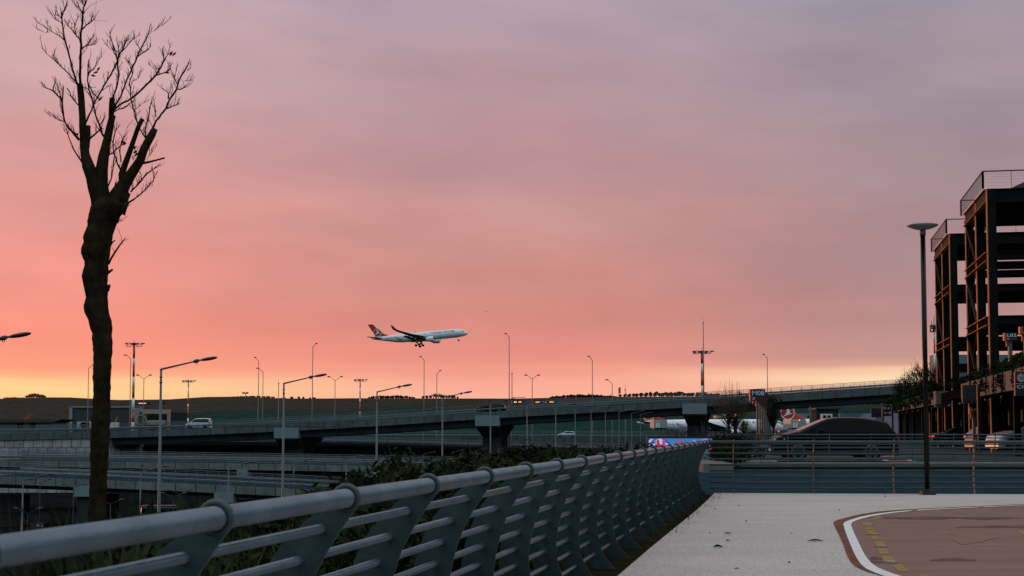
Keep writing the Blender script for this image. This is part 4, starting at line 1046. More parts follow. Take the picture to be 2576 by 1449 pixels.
mb.loft([[(bx_+r*math.cos(a), by_+r*math.sin(a), ht+z) for a in [2*math.pi*k/36 for k in range(36)]] for r, z in prof_]); mb.build('lamp_head', mat('disc_lamp_aluminium', (.30,.31,.31), .4, .4, var=.1), dl)

# ------------------------------------------------------------------ striped floodlight masts
m_mw = mat('mast_white', (.75,.76,.78), .5, var=.05); m_mr = mat('mast_red', (.50,.06,.03), .5, var=.08)
def floodmast(px, ytop, bands, d, w, lb, rows=3, red0=True, side=1.0, lamps=True):
    root = thing('floodlight_mast', P(px, 1090, d), lb, 'floodlight mast', 'red and white striped floodlight masts')
    ps = [P(px, y, d) for y in bands]
    for i, (a, b) in enumerate(zip(ps, ps[1:])):
        mb = MB(); mb.tube([Vector((ps[0].x, d, a.z)), Vector((ps[0].x, d, b.z))], w/2*(1+.04*i), 12); mb.build('mast_section', (m_mr if (i % 2 == 0) == red0 else m_mw), root)
    k = F/d; top = ps[0]; cx = top.x; zt_ = P(px, ytop, d).z; H_ = zt_-top.z
    mb = MB(); fr = side
    mb.tube([Vector((cx, d, top.z)), Vector((cx, d, zt_-.2))], w*.45, 8); mb.disc((cx, d, zt_-H_*.08), (0,0,1), w*.95, .22); mb.disc((cx, d, zt_-H_*.42), (0,0,1), w*.8, .25); mb.build('head', m_lamphead, root)
    mb = MB()
    for sx_ in (-1, 1):
        for xx in (.32, 1.0):
            mb.tube([(cx+sx_*xx*fr+.18*fr, d-.1, zt_), (cx+sx_*xx*fr-.02*fr, d-.1, zt_-H_*.98)], .07, 5)
        for zz, e in ((0, .16), (.48, .06), (.98, -.02)):
            x0_ = .0 if abs(zz-.48) < .1 else .32
            mb.tube([(cx+sx_*x0_*fr+e*fr, d-.1, zt_-H_*zz), (cx+sx_*1.05*fr+e*fr, d-.1, zt_-H_*zz)], .07, 5)
    mb.tube([(cx, d, zt_-.3), (cx, d, zt_+.9)], .04, 4); mb.tube([(cx-.6*fr, d, zt_), (cx-.6*fr, d, zt_+.5)], .03, 4)
    mb.build('lamp_frame', m_lamphead, root)
    if lamps:
        for sx_, zz in ((-1.0,.14),(-.35,.14),(.42,.14),(1.12,.14),(-.95,.62),(-.3,.62),(.35,.62),(1.05,.62))[:lamps]:
            mb = MB(); mb.ball((cx+sx_*fr+.08*fr, d-.35, zt_-H_*zz), (.20*fr+.12, .3, .18)); mb.build('floodlight', m_galv, root)
    return root
floodmast(337.3, 863, [872,901.5,923,948,976.5,1001,1037,1062,1092], 352, .55, 'tall red and white striped mast with empty looking lamp frames, right of the bare tree', side=1.9, lamps=4)
floodmast(474, 957, [962,973,997,1016,1027.5,1052,1080], 560, .45, 'small faint striped floodlight mast between the two left street lamps', side=2.2, lamps=7)
floodmast(906, 954, [960,976,990,1002,1016,1036,1042,1070], 560, .45, 'small striped floodlight mast left of the airliner tail line', side=2.2, lamps=7)
floodmast(1765.5, 883, [890,914.5,943.5,970,997,1030,1085], 352, .58, 'tall striped floodlight mast behind the overpass next to the plain mast', side=2.1, lamps=7)
fm_ = floodmast(2350, 818, [835,860,890,930,980,1060], 150, .18, 'slim floodlight mast with stacked lamps at the left side of the dark steel frame', side=.42, lamps=4, red0=False)
# two far twin floodlights on the hill line
for px, lb in ((618, "tiny twin floodlight on the far hill line left of the first street lamp"),):
    p = P(px, 987+1, 900); r_0 = thing('floodlight_mast', P(px, 1010, 900), lb, 'floodlight mast')
    mb = MB(); mb.tube([P(617.5, 1008, 900), P(617.5, 988, 900)], .25, 5); mb.build('pole', m_pole, r_0)
    for dx in (-5, 4): 
        mb = MB(); mb.box(P(617.5+dx, 988.5, 900), (1.6, .5, 1.1)); mb.build('floodlight', m_galv, r_0)

# ------------------------------------------------------------------ airliners
m_air = mat('airliner_white', (.84,.85,.88), .35, var=.03, scale=.3, coat=.3)
m_wing = mat('wing_grey', (.10,.105,.12), .5, var=.12, scale=.5)
m_belly = mat('wing_underside_dark', (.05,.05,.055), .6)
m_aired = mat('airliner_red', (.52,.035,.012), .4, var=.06)
m_airgrey = mat('airliner_soft_grey', (.40,.41,.45), .45)
def wrap(body, x0, x1, zc, h, r, side, parent, name, m, vs_fs=None):
    vs, fs = vs_fs or text2d(body); mb = MB(); phi0 = math.asin(zc/r)
    out = []
    for a, b in vs:
        ph = phi0 + (b-.5)*h/r
        out.append((x0+(x1-x0)*a, side*r*math.cos(ph), r*math.sin(ph)))
    mb.add(out, fs); return mb.build(name, m, parent, True)
def aerofoil_wing(mb, secs, sg, n=10):
    """secs: (y, xLE, chord, z, thickness)"""
    rg = []
    for y, xl, c, z, t_ in secs:
        up_ = [(xl - c*u, z + t_*c*(2.6*math.sqrt(u)*(1-u)*.55+.0)) for u in [i/n for i in range(n+1)]]
        lo = [(xl - c*u, z - t_*c*.45*math.sin(math.pi*u)**.7) for u in [i/n for i in range(n-1, 0, -1)]]
        rg.append([(x, sg*y, zz) for x, zz in up_+lo])
    mb.loft(rg)
def airliner(label, side=-1, word='TURKISH AIRLINES', gear=True, rightside=-1):
    """nose at the origin, local x forward, y to port, z up"""
    root = thing('airliner', (0,0,0), label, 'airliner')
    st = [(0,.05,-.75),(-.3,.5,-.74),(-.8,.88,-.68),(-1.6,1.32,-.55),(-2.6,1.74,-.40),(-4,2.18,-.22),(-5.6,2.52,-.08),(-7.5,2.75,-.02),(-9.5,2.82,0),(-20,2.82,0),(-30,2.82,0),(-41,2.82,0),(-44,2.74,.06),(-48,2.42,.28),(-52,1.94,.6),(-56,1.44,.92),(-59.5,.96,1.2),(-62,.58,1.38),(-63.4,.3,1.45),(-63.7,.12,1.46)]
    mb = MB(); n = 28
    mb.loft([[(x, r*math.cos(2*math.pi*k/n), z+r*math.sin(2*math.pi*k/n)) for k in range(n)] for x, r, z in st]); body = mb.build('fuselage', m_air, root, True)
    mb = MB(); mb.loft([[(x, r*1.0*math.cos(2*math.pi*k/n), -1.3+rz*math.sin(2*math.pi*k/n)) for k in range(n)] for x, r, rz in ((-20,1.6,1.1),(-22.5,2.6,1.75),(-26,2.95,2.05),(-34,2.95,2.1),(-37.5,2.5,1.8),(-40,1.5,1.2))]); mb.build('belly_fairing', m_airgrey, body, True)
    for sg in (1, -1):
        mb = MB()
        aerofoil_wing(mb, [(1.5,-21.0,12.2,-1.75,.13),(2.9,-21.9,11.2,-1.62,.13),(9.4,-26.0,7.6,-.95,.12),(18,-31.6,4.9,.45,.11),(25,-36.2,3.4,2.0,.10),(28.6,-38.7,2.5,3.1,.10)], sg)
        wg = mb.build('wing', m_wing, root, True)
        mb = MB(); aerofoil_wing(mb, [(28.6,-38.7,2.5,3.1,.09),(29.4,-39.6,2.1,3.9,.08),(29.9,-40.6,1.5,5.2,.08),(30.2,-41.4,1.0,6.0,.08)], sg); mb.build('winglet', m_wing, wg, True)
        # extended flaps
        mb = MB(); mb.loft([[(-33.0,sg*3.2,-2.1),(-35.0,sg*3.2,-2.9),(-34.9,sg*3.2,-3.05),(-32.8,sg*3.2,-2.35)],[(-33.5,sg*9.2,-1.3),(-35.3,sg*9.2,-2.1),(-35.2,sg*9.2,-2.25),(-33.3,sg*9.2,-1.55)],[(-36.3,sg*18.5,.05),(-37.8,sg*18.5,-.6),(-37.7,sg*18.5,-.75),(-36.1,sg*18.5,-.2)]], True, True, False); mb.build('flap', m_belly, wg, True)
        for yy, xx, zz in ((6.5,-33.2,-1.9),(12,-35,-1.2),(16,-36.5,-.4)):
            mb = MB(); mb.tube([(xx+3.2,sg*yy,zz+.1),(xx+2,sg*yy,zz-.25),(xx-.5,sg*yy,zz-.45),(xx-2.4,sg*yy,zz-.55)], [.08,.34,.34,.05], 8); mb.build('flap_track_fairing', m_belly, wg, True)
        # engine
        ex, ey, ez = -20.6, sg*9.4, -2.95
        mb = MB(); m24 = 24
        mb.loft([[(ex+x, ey+r*math.cos(2*math.pi*k/m24), ez+r*math.sin(2*math.pi*k/m24)) for k in range(m24)] for x, r in ((-.9,1.2),(-.35,1.22),(.0,1.36),(-.08,1.48),(-.6,1.60),(-2.0,1.66),(-3.6,1.52),(-4.9,1.32),(-4.7,1.24),(-4.4,1.2))], False)
        e_ = mb.build('engine', m_air, root, True)
        mb = MB(); mb.disc((ex-.8,ey,ez), (1,0,0), 1.22, .05, 24); mb.build('engine_fan', m_dark, e_, True)
        mb = MB(); mb.tube([(ex-3.8,ey,ez),(ex-5.0,ey,ez),(ex-5.9,ey,ez),(ex-6.6,ey,ez)], [1.0,.85,.6,.2], 16); mb.build('engine_exhaust', m_belly, e_, True)
        mb = MB(); mb.prism([(ex-1.2,ey-.18,ez+1.45),(ex-6.5,ey-.18,ez+1.3),(ex-8.5,ey-.18,ez+2.0),(ex-5.6,ey-.18,ez+2.25),(ex-3.0,ey-.18,ez+1.9)], (0,.36,0)); mb.build('engine_pylon', m_airgrey, e_, True)
        # tailplane
        mb = MB(); aerofoil_wing(mb, [(.6,-55.2,5.4,1.15,.10),(1.4,-56.0,5.0,1.25,.10),(9.6,-62.3,2.0,2.1,.09)], sg); mb.build('tailplane', m_wing, root, True)
        # dark root fairing panel of the tailplane
    # fin
    rg = []
    for z, xl, xt in ((1.9,-50.6,-60.7),(2.75,-52.0,-61.0),(3.5,-54.0,-61.3),(4.4,-55.6,-61.7),(5.4,-56.5,-62.1),(8.2,-59.6,-63.8),(10.75,-61.9,-65.2)):
        c = xl-xt; rg.append([(xl,0,z),(xl-c*.12,.16*c/9+.05,z),(xl-c*.4,.26*c/9+.06,z),(xl-c*.8,.14*c/9+.04,z),(xt,0,z),(xl-c*.8,-.14*c/9-.04,z),(xl-c*.4,-.26*c/9-.06,z),(xl-c*.12,-.16*c/9-.05,z)])
    mb = MB(); mb.loft(rg, True, True, False); fin = mb.build('tail_fin', m_aired, root, True)
    for sd in (1, -1):
        cx, cz, R0 = -59.05, 5.0, 2.75
        mb = MB(); k = 40
        a = [(cx+R0*math.cos(2*math.pi*i/k), sd*.40, cz+R0*math.sin(2*math.pi*i/k)) for i in range(k)]
        b = [(cx+(R0-.34)*math.cos(2*math.pi*i/k), sd*.40, cz+(R0-.34)*math.sin(2*math.pi*i/k)) for i in range(k)]
        mb.v = [Vector(q) for q in a+b]
        for i in range(k): mb.face([i, (i+1) % k, k+(i+1) % k, k+i])
        mb.build('ring_emblem', m_air, fin, True)
        bird = [(485,330),(510,345),(528,362),(537,378),(541,392),(540,405),(535,414),(556,415),(578,416),(560,424),(535,431),(505,440),(475,450),(445,462),(462,448),(478,436),(490,420),(498,402),(501,384),(499,362),(493,345)]
        mb = MB(); ps = [(cx+(x-512)/33, sd*.41, cz+(408-y)/33) for x, y in bird]
        # bird drawn as a strip so that the concave outline fills cleanly
        cu = bpy.data.curves.new('emblem', 'CURVE'); cu.dimensions = '2D'; cu.fill_mode = 'BOTH'
        sp = cu.splines.new('POLY'); sp.points.add(len(ps)-1); sp.use_cyclic_u = True
        for pt, q in zip(sp.points, ps): pt.co = (q[0], q[2], 0, 1)
        ob = bpy.data.objects.new('emblem', cu); col.objects.link(ob); dg = bpy.context.evaluated_depsgraph_get(); me = ob.evaluated_get(dg).to_mesh()
        mb.add([(v.co.x, sd*.41, v.co.y) for v in me.vertices], [list(p.vertices) for p in me.polygons]); ob.evaluated_get(dg).to_mesh_clear(); bpy.data.objects.remove(ob)
        mb.build('bird_emblem', m_air, fin, True)
    # windows, doors, cockpit
    for sd in (1, -1):
        mb = MB()
        x = -8.2
        while x > -53.5:
            rl = interp(-x, [(0,2.82),(41,2.82),(44,2.76),(48,2.5),(52,2.05),(56,1.55)]); zo = interp(-x, [(0,0),(41,0),(48,.28),(56,.92)])
            zc = .62; yy = math.sqrt(max(.01, rl*rl-(zc-zo)**2))+.02
            mb.add([(x,sd*yy,zc-.19),(x-.26,sd*yy,zc-.19),(x-.26,sd*(yy-.06),zc+.19),(x,sd*(yy-.06),zc+.19)], [(0,1,2,3)]); x -= .78 if not (-21.5 < x < -19.5) else 1.6
        mb.build('cabin_windows', m_glass, body, True)
        mb = MB()
        for xa, xb_ in ((-2.15,-2.75),(-2.85,-3.45),(-3.5,-3.95)):
            pt = []
            for xx, zz in ((xa,.42),(xb_,.52),(xb_,1.08),(xa,.92 if xa > -3 else 1.02)):
                rl = interp(-xx, [(1.6,1.32),(2.6,1.74),(4,2.18)]); zo = interp(-xx, [(1.6,-.55),(2.6,-.4),(4,-.22)]); pt.append((xx, sd*math.sqrt(max(.05, (rl+.03)**2-(zz-zo)**2)), zz))
            mb.add(pt, [(0,1,2,3)])
        mb.build('cockpit_window', m_glass, body, True)
        for xd in (-5.6,-17.2,-37.5,-51.3):
            rl = interp(-xd, [(0,2.4),(5.6,2.52),(9.5,2.82),(41,2.82),(48,2.42),(52,1.94)]); mb = MB()
            for dx in (0, -1.05):
                pts_ = [(xd+dx, sd*(rl+.02)*math.cos(a), (rl+.02)*math.sin(a)) for a in [R(-12)+R(48)*i/5 for i in range(6)]]
                mb.loft([[q, (q[0]-.07, q[1], q[2])] for q in pts_], False, False, False)
            mb.build('door', m_airgrey, body, True)
    if word:
        wrap(word, -24.2, -8.5, 1.62, 1.25, 2.87, side, body, 'lettering', m_navy)
        mb = MB(); yy = math.sqrt(2.85**2-1.25**2)+.02; mb.add([(-28.0,side*yy,1.0),(-27.0,side*yy,1.0),(-27.0,side*(yy-.15),1.55),(-28.0,side*(yy-.15),1.55)], [(0,1,2,3)]); mb.build('flag', m_aired, body, True)
        # faint grey feather sweep behind the wing
        r_ = random.Random(2)
        for k in range(9):
            mb = MB(); pts_ = []
            for i in range(9):
                u = i/8; xx = -41.5-k*.38-u*(4.6-k*.15); zz = -.9+k*.06+(1.5*u**1.6)*(1.1-k*.05)-k*.18+.35*k*u
                rl = interp(-xx, [(0,2.82),(41,2.82),(44,2.74),(48,2.42)])+.03; zo = interp(-xx, [(41,0),(44,.06),(48,.28)]); w = .20*math.sin(math.pi*min(1, u+.06))+.02
                def yq(z_): return side*math.sqrt(max(.04, rl*rl-(z_-zo)**2))
                pts_.append([(xx, yq(zz-w), zz-w), (xx, yq(zz+w), zz+w)])
            mb.loft(pts_, False, False, False); mb.build('feather_marking', m_airgrey, body, True)
    # landing gear
    for yy, xx, hh, nb in ((5.3,-32.2,-6.3,2),(-5.3,-32.2,-6.3,2)):
        mb = MB(); mb.tube([(xx,yy*.75,-1.6),(xx+.1,yy,-5.2),(xx+.1,yy,hh+.7)], [.28,.20,.18], 10); mb.tube([(xx+.1,yy,-4.6),(xx+1.2,yy*.72,-1.8)], .11, 8)
        mb.bar((xx-1.0,yy,hh+.45),(xx+1.1,yy,hh+.95), .25, .3); g_ = mb.build('main_landing_gear', m_airgrey, root, True)
        for dx, dz in ((-1.0,-.25),(1.1,.25)):
            for oy in (-.7, .7):
                mb = MB(); mb.disc((xx+dx, yy+oy, hh+.7+dz), (0,1,0), .70, .42, 20); mb.build('wheel', m_tyre, g_, True)
        mb = MB(); mb.box((xx-.1, yy*1.08, -3.7), (1.6,.08,1.7)); mb.build('gear_door', m_airgrey, g_, True)
    mb = MB(); mb.tube([(-6.7,0,-2.3),(-6.55,0,-4.6)], [.17,.13], 10); mb.tube([(-6.6,0,-3.9),(-8.2,0,-2.5)], .07, 6); g_ = mb.build('nose_landing_gear', m_white, root, True)
    for oy in (-.35, .35):
        mb = MB(); mb.disc((-6.5, oy, -4.75), (0,1,0), .52, .32, 20); mb.build('wheel', m_tyre, g_, True)
    mb = MB(); mb.ball((-6.4, 0, -3.35), .14); mb.build('taxi_lamp', emis('taxi_lamp_lit', (255, 190, 120), 1.6), g_, True)
    mb = MB(); mb.loft([[(x, y*w, 2.78+h*k) for y, k in ((-1,0),(-.7,.7),(0,1),(.7,.7),(1,0))] for x, w, h in ((-37,.05,.02),(-38,.6,.4),(-40,.75,.65),(-42,.6,.45),(-43.5,.05,.02))], False, False); mb.build('antenna_dome', m_air, body, True)
    return root
def place_plane(o, nose, heading, pitch, bank=0):
    h = Vector((math.cos(heading)*math.cos(pitch), math.sin(heading)*math.cos(pitch), math.sin(pitch)))
    left_ = Vector((-math.sin(heading), math.cos(heading), 0)); up_ = h.cross(left_)
    if bank: 
        c, s = math.cos(bank), math.sin(bank); left_, up_ = left_*c+up_*s, up_*c-left_*s
    o.matrix_world = Matrix(((h.x, left_.x, up_.x, nose.x), (h.y, left_.y, up_.y, nose.y), (h.z, left_.z, up_.z, nose.z), (0,0,0,1)))
fly = airliner('white airliner with red tail fin flying in to land, wheels down, above the overpass')
for ch in fly.children:
    pass
place_plane(fly, P(1177.6, 835.5, 900), R(-10), R(4.5))
pk = airliner('parked white airliner with red tail seen beneath the overpass, left of the sign row')
# nose pointing right, tail cone at picture x 1603
def park(o, xtail, ytail, d, heading):
    t_ = P(xtail, ytail, d); h = Vector((math.cos(heading), math.sin(heading), 0))
    nose = t_ + h*63.7 - UP*1.46; nose.z = 3.05
    place_plane(o, nose, heading, 0)
park(pk, 1603, 1063, 600, R(-5))
pk2 = copy_tree(pk); pk2['label'] = 'parked white airliner with red tail fin above the large black car, right of the signs'
park(pk2, 1951, 1062, 550, R(-4))
pk3 = copy_tree(pk); pk3['label'] = 'far airliner of which only the orange tail fin shows above the low building at left'
for ch in list(pk3.children_recursive):
    if 'emblem' in ch.name: bpy.data.objects.remove(ch)
hq = R(176)
place_plane(pk3, P(70, 1061.5, 345) + Vector((61*.21*math.cos(hq), 61*.21*math.sin(hq), -1.3*.21-.15)), hq, 0)
pk3.scale = (.21, .21, .21)

# bird in the sky
bd = thing('bird', P(1223.5, 783, 160), 'tiny dark bird gliding in the sky right of the airliner', 'bird')
c = P(1223.5, 783, 160); mb = MB(); mb.tube([c+Vector((-.10,0,.02)), c, c+Vector((.12,0,-.02))], [.015,.035,.01], 6)
mb.add([c+Vector((-.02,-.02,.01)), c+Vector((-.17,-.1,.05)), c+Vector((-.10,0,0))], [(0,1,2)]); mb.add([c+Vector((-.02,.02,.01)), c+Vector((.16,.1,-.045)), c+Vector((.04,0,0))], [(0,1,2)]); mb.build('body', m_dark, bd)

# jet bridges behind the parked airliners
m_jb = mat('jet_bridge_cream', (.30,.32,.30), .6, var=.08)
for px0, px1, y0, y1, d, lb in ((1615+3.5, 1669, 1074-17, 1094-17+11, 500, 'cream jet bridge cabin with two small doors at the tail of the left parked airliner'), (2090, 2150, 1064, 1090, 480, 'cream jet bridge cabin in front of the right parked airliner')):
    pass
def jetbridge(zx0, zx1, zy0, zy1, d, lb):
    D = lambda a, b: P((2500+a/3.22)/1.59, (1500+b/3.22)/1.59, d)
    a, b = D(zx0, zy0), D(zx1, zy1); root = thing('jet_bridge', ((a.x+b.x)/2, d, -3.02), lb, 'jet bridge')
    w = b.x-a.x; h = a.z-b.z
    mb = MB(); mb.prism([Vector((a.x, d, b.z)), Vector((a.x, d, a.z-.3)), Vector((a.x+.4, d, a.z)), Vector((b.x-.5, d, a.z)), Vector((b.x, d, a.z-.6)), Vector((b.x, d, b.z))], (0, 14, 0)); bo = mb.build('cabin', m_jb, root)
    for u in (.2, .36):
        mb = MB(); mb.box((a.x+w*u, d-.06, b.z+h*.42), (w*.12, .12, h*.78)); dd = mb.build('door', m_white, bo)
        mb = MB(); mb.box((a.x+w*u, d-.14, b.z+h*.68), (w*.05, .08, h*.14)); mb.build('door_window', m_glass, dd)
    mb = MB(); mb.box((a.x+w*.5, d+3, b.z-.25), (w, 6, .5)); mb.build('floor_beam', m_dark, root)
    mb = MB()
    for u0, u1 in ((.25,.4),(.55,.4),(.55,.72),(.85,.72)): mb.bar((a.x+w*u0, d+1, b.z-.4), (a.x+w*u1, d+1, b.z-2.6), .25, .25)
    mb.bar((a.x+w*.35, d+1, b.z-2.6), (a.x+w*.8, d+1, b.z-2.6), .3, .3); mb.build('lift_frame', m_dark, root)
    mb = MB(); mb.box((a.x+w*.58, d+1.5, (b.z-2.6-3.02)/2), (1.6, 1.6, b.z-2.6+3.02)); mb.build('leg', m_conc_dark, root)
jetbridge(371, 545, 573, 680, 520, 'cream jet bridge cabin with two small doors by the tail of the left parked airliner')
jetbridge(2137, 2335, 566, 680, 480, 'cream jet bridge cabin in front of the tail of the right parked airliner')
# small cream building behind the left parked airliner, tower cranes of the roofline
D1 = lambda a, b, d: P((2500+a/3.22)/1.59, (1500+b/3.22)/1.59, d)
a, b = D1(1175, 522, 640), D1(1480, 600, 640)
root = thing('service_building', (a.x, 640, -3), 'flat roofed cream building behind the fuselage of the left parked airliner', 'building')
mb = MB(); mb.box(((a.x+b.x)/2, 645, (a.z-3)/2), (b.x-a.x, 10, a.z+3)); mb.build('wall', m_jb, root)
mb = MB(); mb.box(((a.x+b.x)/2-2, 639.9, a.z-2), (12, .2, 1.6)); mb.build('window_band', m_conc_dark, root)
mb = MB(); c0 = D1(1260, 512, 640); c1 = D1(1400, 526, 640); mb.bar(c0, c1, .5, .5); mb.build('roof_pipe', m_white, root)

# ------------------------------------------------------------------ steel frame buildings on a podium
def E0(Y): return Vector((25.0+.2*(Y-77), Y, 0))     # podium edge line
m_flange2 = mat('sunlit_brown_web', (.010, .006, .004), .8, var=.5, scale=1.2, spec=.1)  # brown tint of the sunlit left webs, painted into the colour
def frame_block(label, X0, Y0, rail_lbl):
    O = Vector((X0, Y0, 0)); root = thing('steel_frame_building', (X0, Y0, 3.9), label, 'steel frame building')
    bays_r = [0, 4.7, 9.4]; bays_p = [0, 7.2, 14.4, 21.6]
    T0 = 14.45
    for j, t_ in enumerate(bays_r):
        for i, w in enumerate(bays_p):
            c = O + RD*t_ + PD*w
            mb = MB(); ax = (PD, RD, UP)
            mb.box(c+PD*.44+UP*(T0/2), (.05, .40, T0), ax); mb.box(c+PD*.22+UP*(T0/2), (.42, .36, T0), ax)
            mb.cur = 1; mb.box(c+PD*.0+UP*(T0/2), (.04, .40, T0), ax)
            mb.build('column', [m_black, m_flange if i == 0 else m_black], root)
    def ibeam(a, b, h, w=.30):
        d_ = (b-a).normalized(); mb = MB(); mb.bar(a-UP*h/2, b-UP*h/2, .03, h-.04); mb.cur = 1; mb.bar(a-UP*.02, b-UP*.02, w, .035); mb.bar(a-UP*(h-.02), b-UP*(h-.02), w, .035); return mb
    for lv in (T0, 11.0, 7.5):
        for t_ in bays_r: ibeam(O+RD*t_+UP*lv+PD*.05, O+RD*t_+PD*21.6+UP*lv, .75 if lv == T0 else .45).build('beam', [m_black, m_black], root)
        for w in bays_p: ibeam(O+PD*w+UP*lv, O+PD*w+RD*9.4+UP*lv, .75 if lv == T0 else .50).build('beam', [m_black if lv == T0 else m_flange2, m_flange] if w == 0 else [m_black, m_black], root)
        solid = lv != 11.0 or X0 > 27
        if solid:
            mb = MB(); mb.box(O+RD*4.7+PD*10.9+UP*(lv-.10+.06), (21.4, 9.2, .16), (PD, RD, UP)); mb.build('floor_slab', m_black, root)
            for k in range(6):
                mb = MB(); mb.bar(O+RD*(.8+k*1.6)+PD*.3+UP*(lv-.32), O+RD*(.8+k*1.6)+PD*21.4+UP*(lv-.32), .12, .3); mb.build('joist', m_black, root)
    # diagonal braces on the left side
    for z0, z1 in ((11, 14), (7.5, 10.6), (4, 7.1)):
        for t0, t1 in ((9.4, 4.7),):
            mb = MB(); a = O+RD*t0+UP*z1-PD*.0; b = O+RD*t1+UP*z0; mb.bar(a, b, .14, .14); mb.build('brace', m_black, root)
            mb = MB(); mb.bar(O+RD*t1+UP*z1, O+RD*t0+UP*z0, .05, .05); mb.build('brace', m_black, root)
    # roof railing
    mb = MB(); zt__ = T0+.95
    P00, P10, P01 = O-PD*.2-RD*.2, O-PD*.2+RD*9.8, O+PD*22-RD*.2
    for a, b in ((P00, P10), (P00, P01), (P10, P10+PD*22)):
        mb.bar(a+UP*zt__, b+UP*zt__, .06, .06)
        for k in range(1, 6): mb.bar(a+UP*(T0+k*.16), b+UP*(T0+k*.16), .006, .006)
        L_ = (b-a).length; n = int(L_/(.42 if a == P00 and b == P10 else 1.45))
        for i in range(n+1):
            c = a.lerp(b, i/n); big = i == 0; mb.bar(c+UP*T0, c+UP*zt__, .10 if big else .022, .10 if big else .022, (1,0,0))
    mb.build('roof_railing', m_dark, root)
    # tilted roof canopies
    for k in range(5):
        c = O + PD*(1.0+k*3.7) + RD*2.2; mb = MB(); rg = []
        for i in range(9):
            u = i/8; rg.append([c+PD*(u*2.3)+UP*(T0+.02+1.15*(u**.75)*(.78+.22*u))+RD*w for w in (0, 5.5)])
        low = [[q - UP*(.05+.22*math.sin(math.pi*min(1, (i/8)*1.02)))for q in r] for i, r in enumerate(rg)]
        for i in range(8):
            o = len(mb.v); mb.v += [rg[i][0], rg[i+1][0], rg[i+1][1], rg[i][1], low[i][0], low[i+1][0], low[i+1][1], low[i][1]]
            mb.face([o, o+1, o+2, o+3]); mb.face([o+4, o+7, o+6, o+5]); mb.face([o, o+4, o+5, o+1]); mb.face([o+3, o+2, o+6, o+7])
        cn = mb.build('roof_canopy', mat('canopy_metal', (.07,.07,.075), .45, .3), root)
        mb = MB(); e = c+PD*2.25
        for w in (0, 2.7, 5.4):
            mb.bar(e+RD*w+UP*T0, e+RD*w+UP*(T0+1.1), .04, .04, (1,0,0)); mb.bar(e+RD*w+UP*T0-PD*1.0, e+RD*w+UP*(T0+1.0), .03, .03); mb.bar(e+RD*w+UP*T0-PD*.5, e+RD*w+UP*(T0+.95), .03, .03); mb.bar(e+RD*w+UP*T0-PD*.7, e+RD*w+UP*(T0+.5), .03, .03)
        mb.build('canopy_strut', m_pole, cn)
    return root
frame_block('tall black steel frame building with roof railing, the nearer one at the right edge', 25.9, 77, '')
frame_block('tall black steel frame building standing behind and left of the nearer one', 29.3, 94.7, '')
# podium
pod = thing('podium_building', E0(77), 'low concrete podium with planted roof edge under the steel frames', 'building')
m_band = mat('podium_band_concrete', (.16,.14,.13), .85, var=.14, scale=.6)
m_wallp = mat('ground_floor_panel', (.13,.15,.155), .8, var=.15, scale=.5)
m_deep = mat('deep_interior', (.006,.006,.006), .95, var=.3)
def podbox(t0, t1, w0, w1, z0, z1, nm, m):
    a = E0(t0); b = E0(t1); mb = MB(); q = [a+PD*w0, a+PD*w1, b+PD*w1, b+PD*w0]; mb.prism([v+UP*z1 for v in q], (0,0,z0-z1)); return mb.build(nm, m, pod)
podbox(56, 83, 0, .35, 3.1, 4.0, 'parapet', m_band); podbox(98, 144, 0, .35, 3.1, 4.0, 'parapet', m_band)
podbox(83, 98, 2.2, 2.6, 2.9, 4.0, 'parapet', m_conc_dark)
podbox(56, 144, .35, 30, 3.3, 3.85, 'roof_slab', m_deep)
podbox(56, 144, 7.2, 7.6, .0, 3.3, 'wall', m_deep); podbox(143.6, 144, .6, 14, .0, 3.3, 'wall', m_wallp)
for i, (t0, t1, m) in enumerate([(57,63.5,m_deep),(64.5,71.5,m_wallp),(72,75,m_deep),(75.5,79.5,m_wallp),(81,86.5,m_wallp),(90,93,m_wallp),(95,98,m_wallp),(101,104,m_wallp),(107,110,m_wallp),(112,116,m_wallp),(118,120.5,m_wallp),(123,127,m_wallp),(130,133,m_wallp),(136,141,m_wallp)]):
    podbox(t0*1.32 if t0*1.32 < 143 else t0, min(t1*1.32, 143.5) if t0*1.32 < 143 else t1, 7.0 if t0*1.32 < 143 else 3.0, 7.15 if t0*1.32 < 143 else 3.2, .08, 3.15, 'wall_panel', m)
for t_ in (60,67,87,100,108,116.5,126,134,142):
    podbox(t_, t_+.3, .6, .9, .08, 3.3, 'column', m_black)  # black stands in for the podium's shade on these columns
for t_ in (105,109,113,117,121,125,129,133):
    podbox(t_, t_+1.3, 2.9, 2.98, .3, 2.1, 'window', m_glass)
podbox(99, 99.3, -.02, 1.6, 2.9, 4.02, 'pale_end_block', m_pale)
mb = MB()
for t_ in range(58, 142, 6):
    c = E0(t_)+PD*.5+UP*2.95; mb.ball(c, .10, 8, 6)
mb.build('ceiling_lamp', m_galv, pod)
# red panel at the ground floor
podbox(79, 80.5, 6.7, 6.95, .1, 2.6, 'orange_door', m_red)
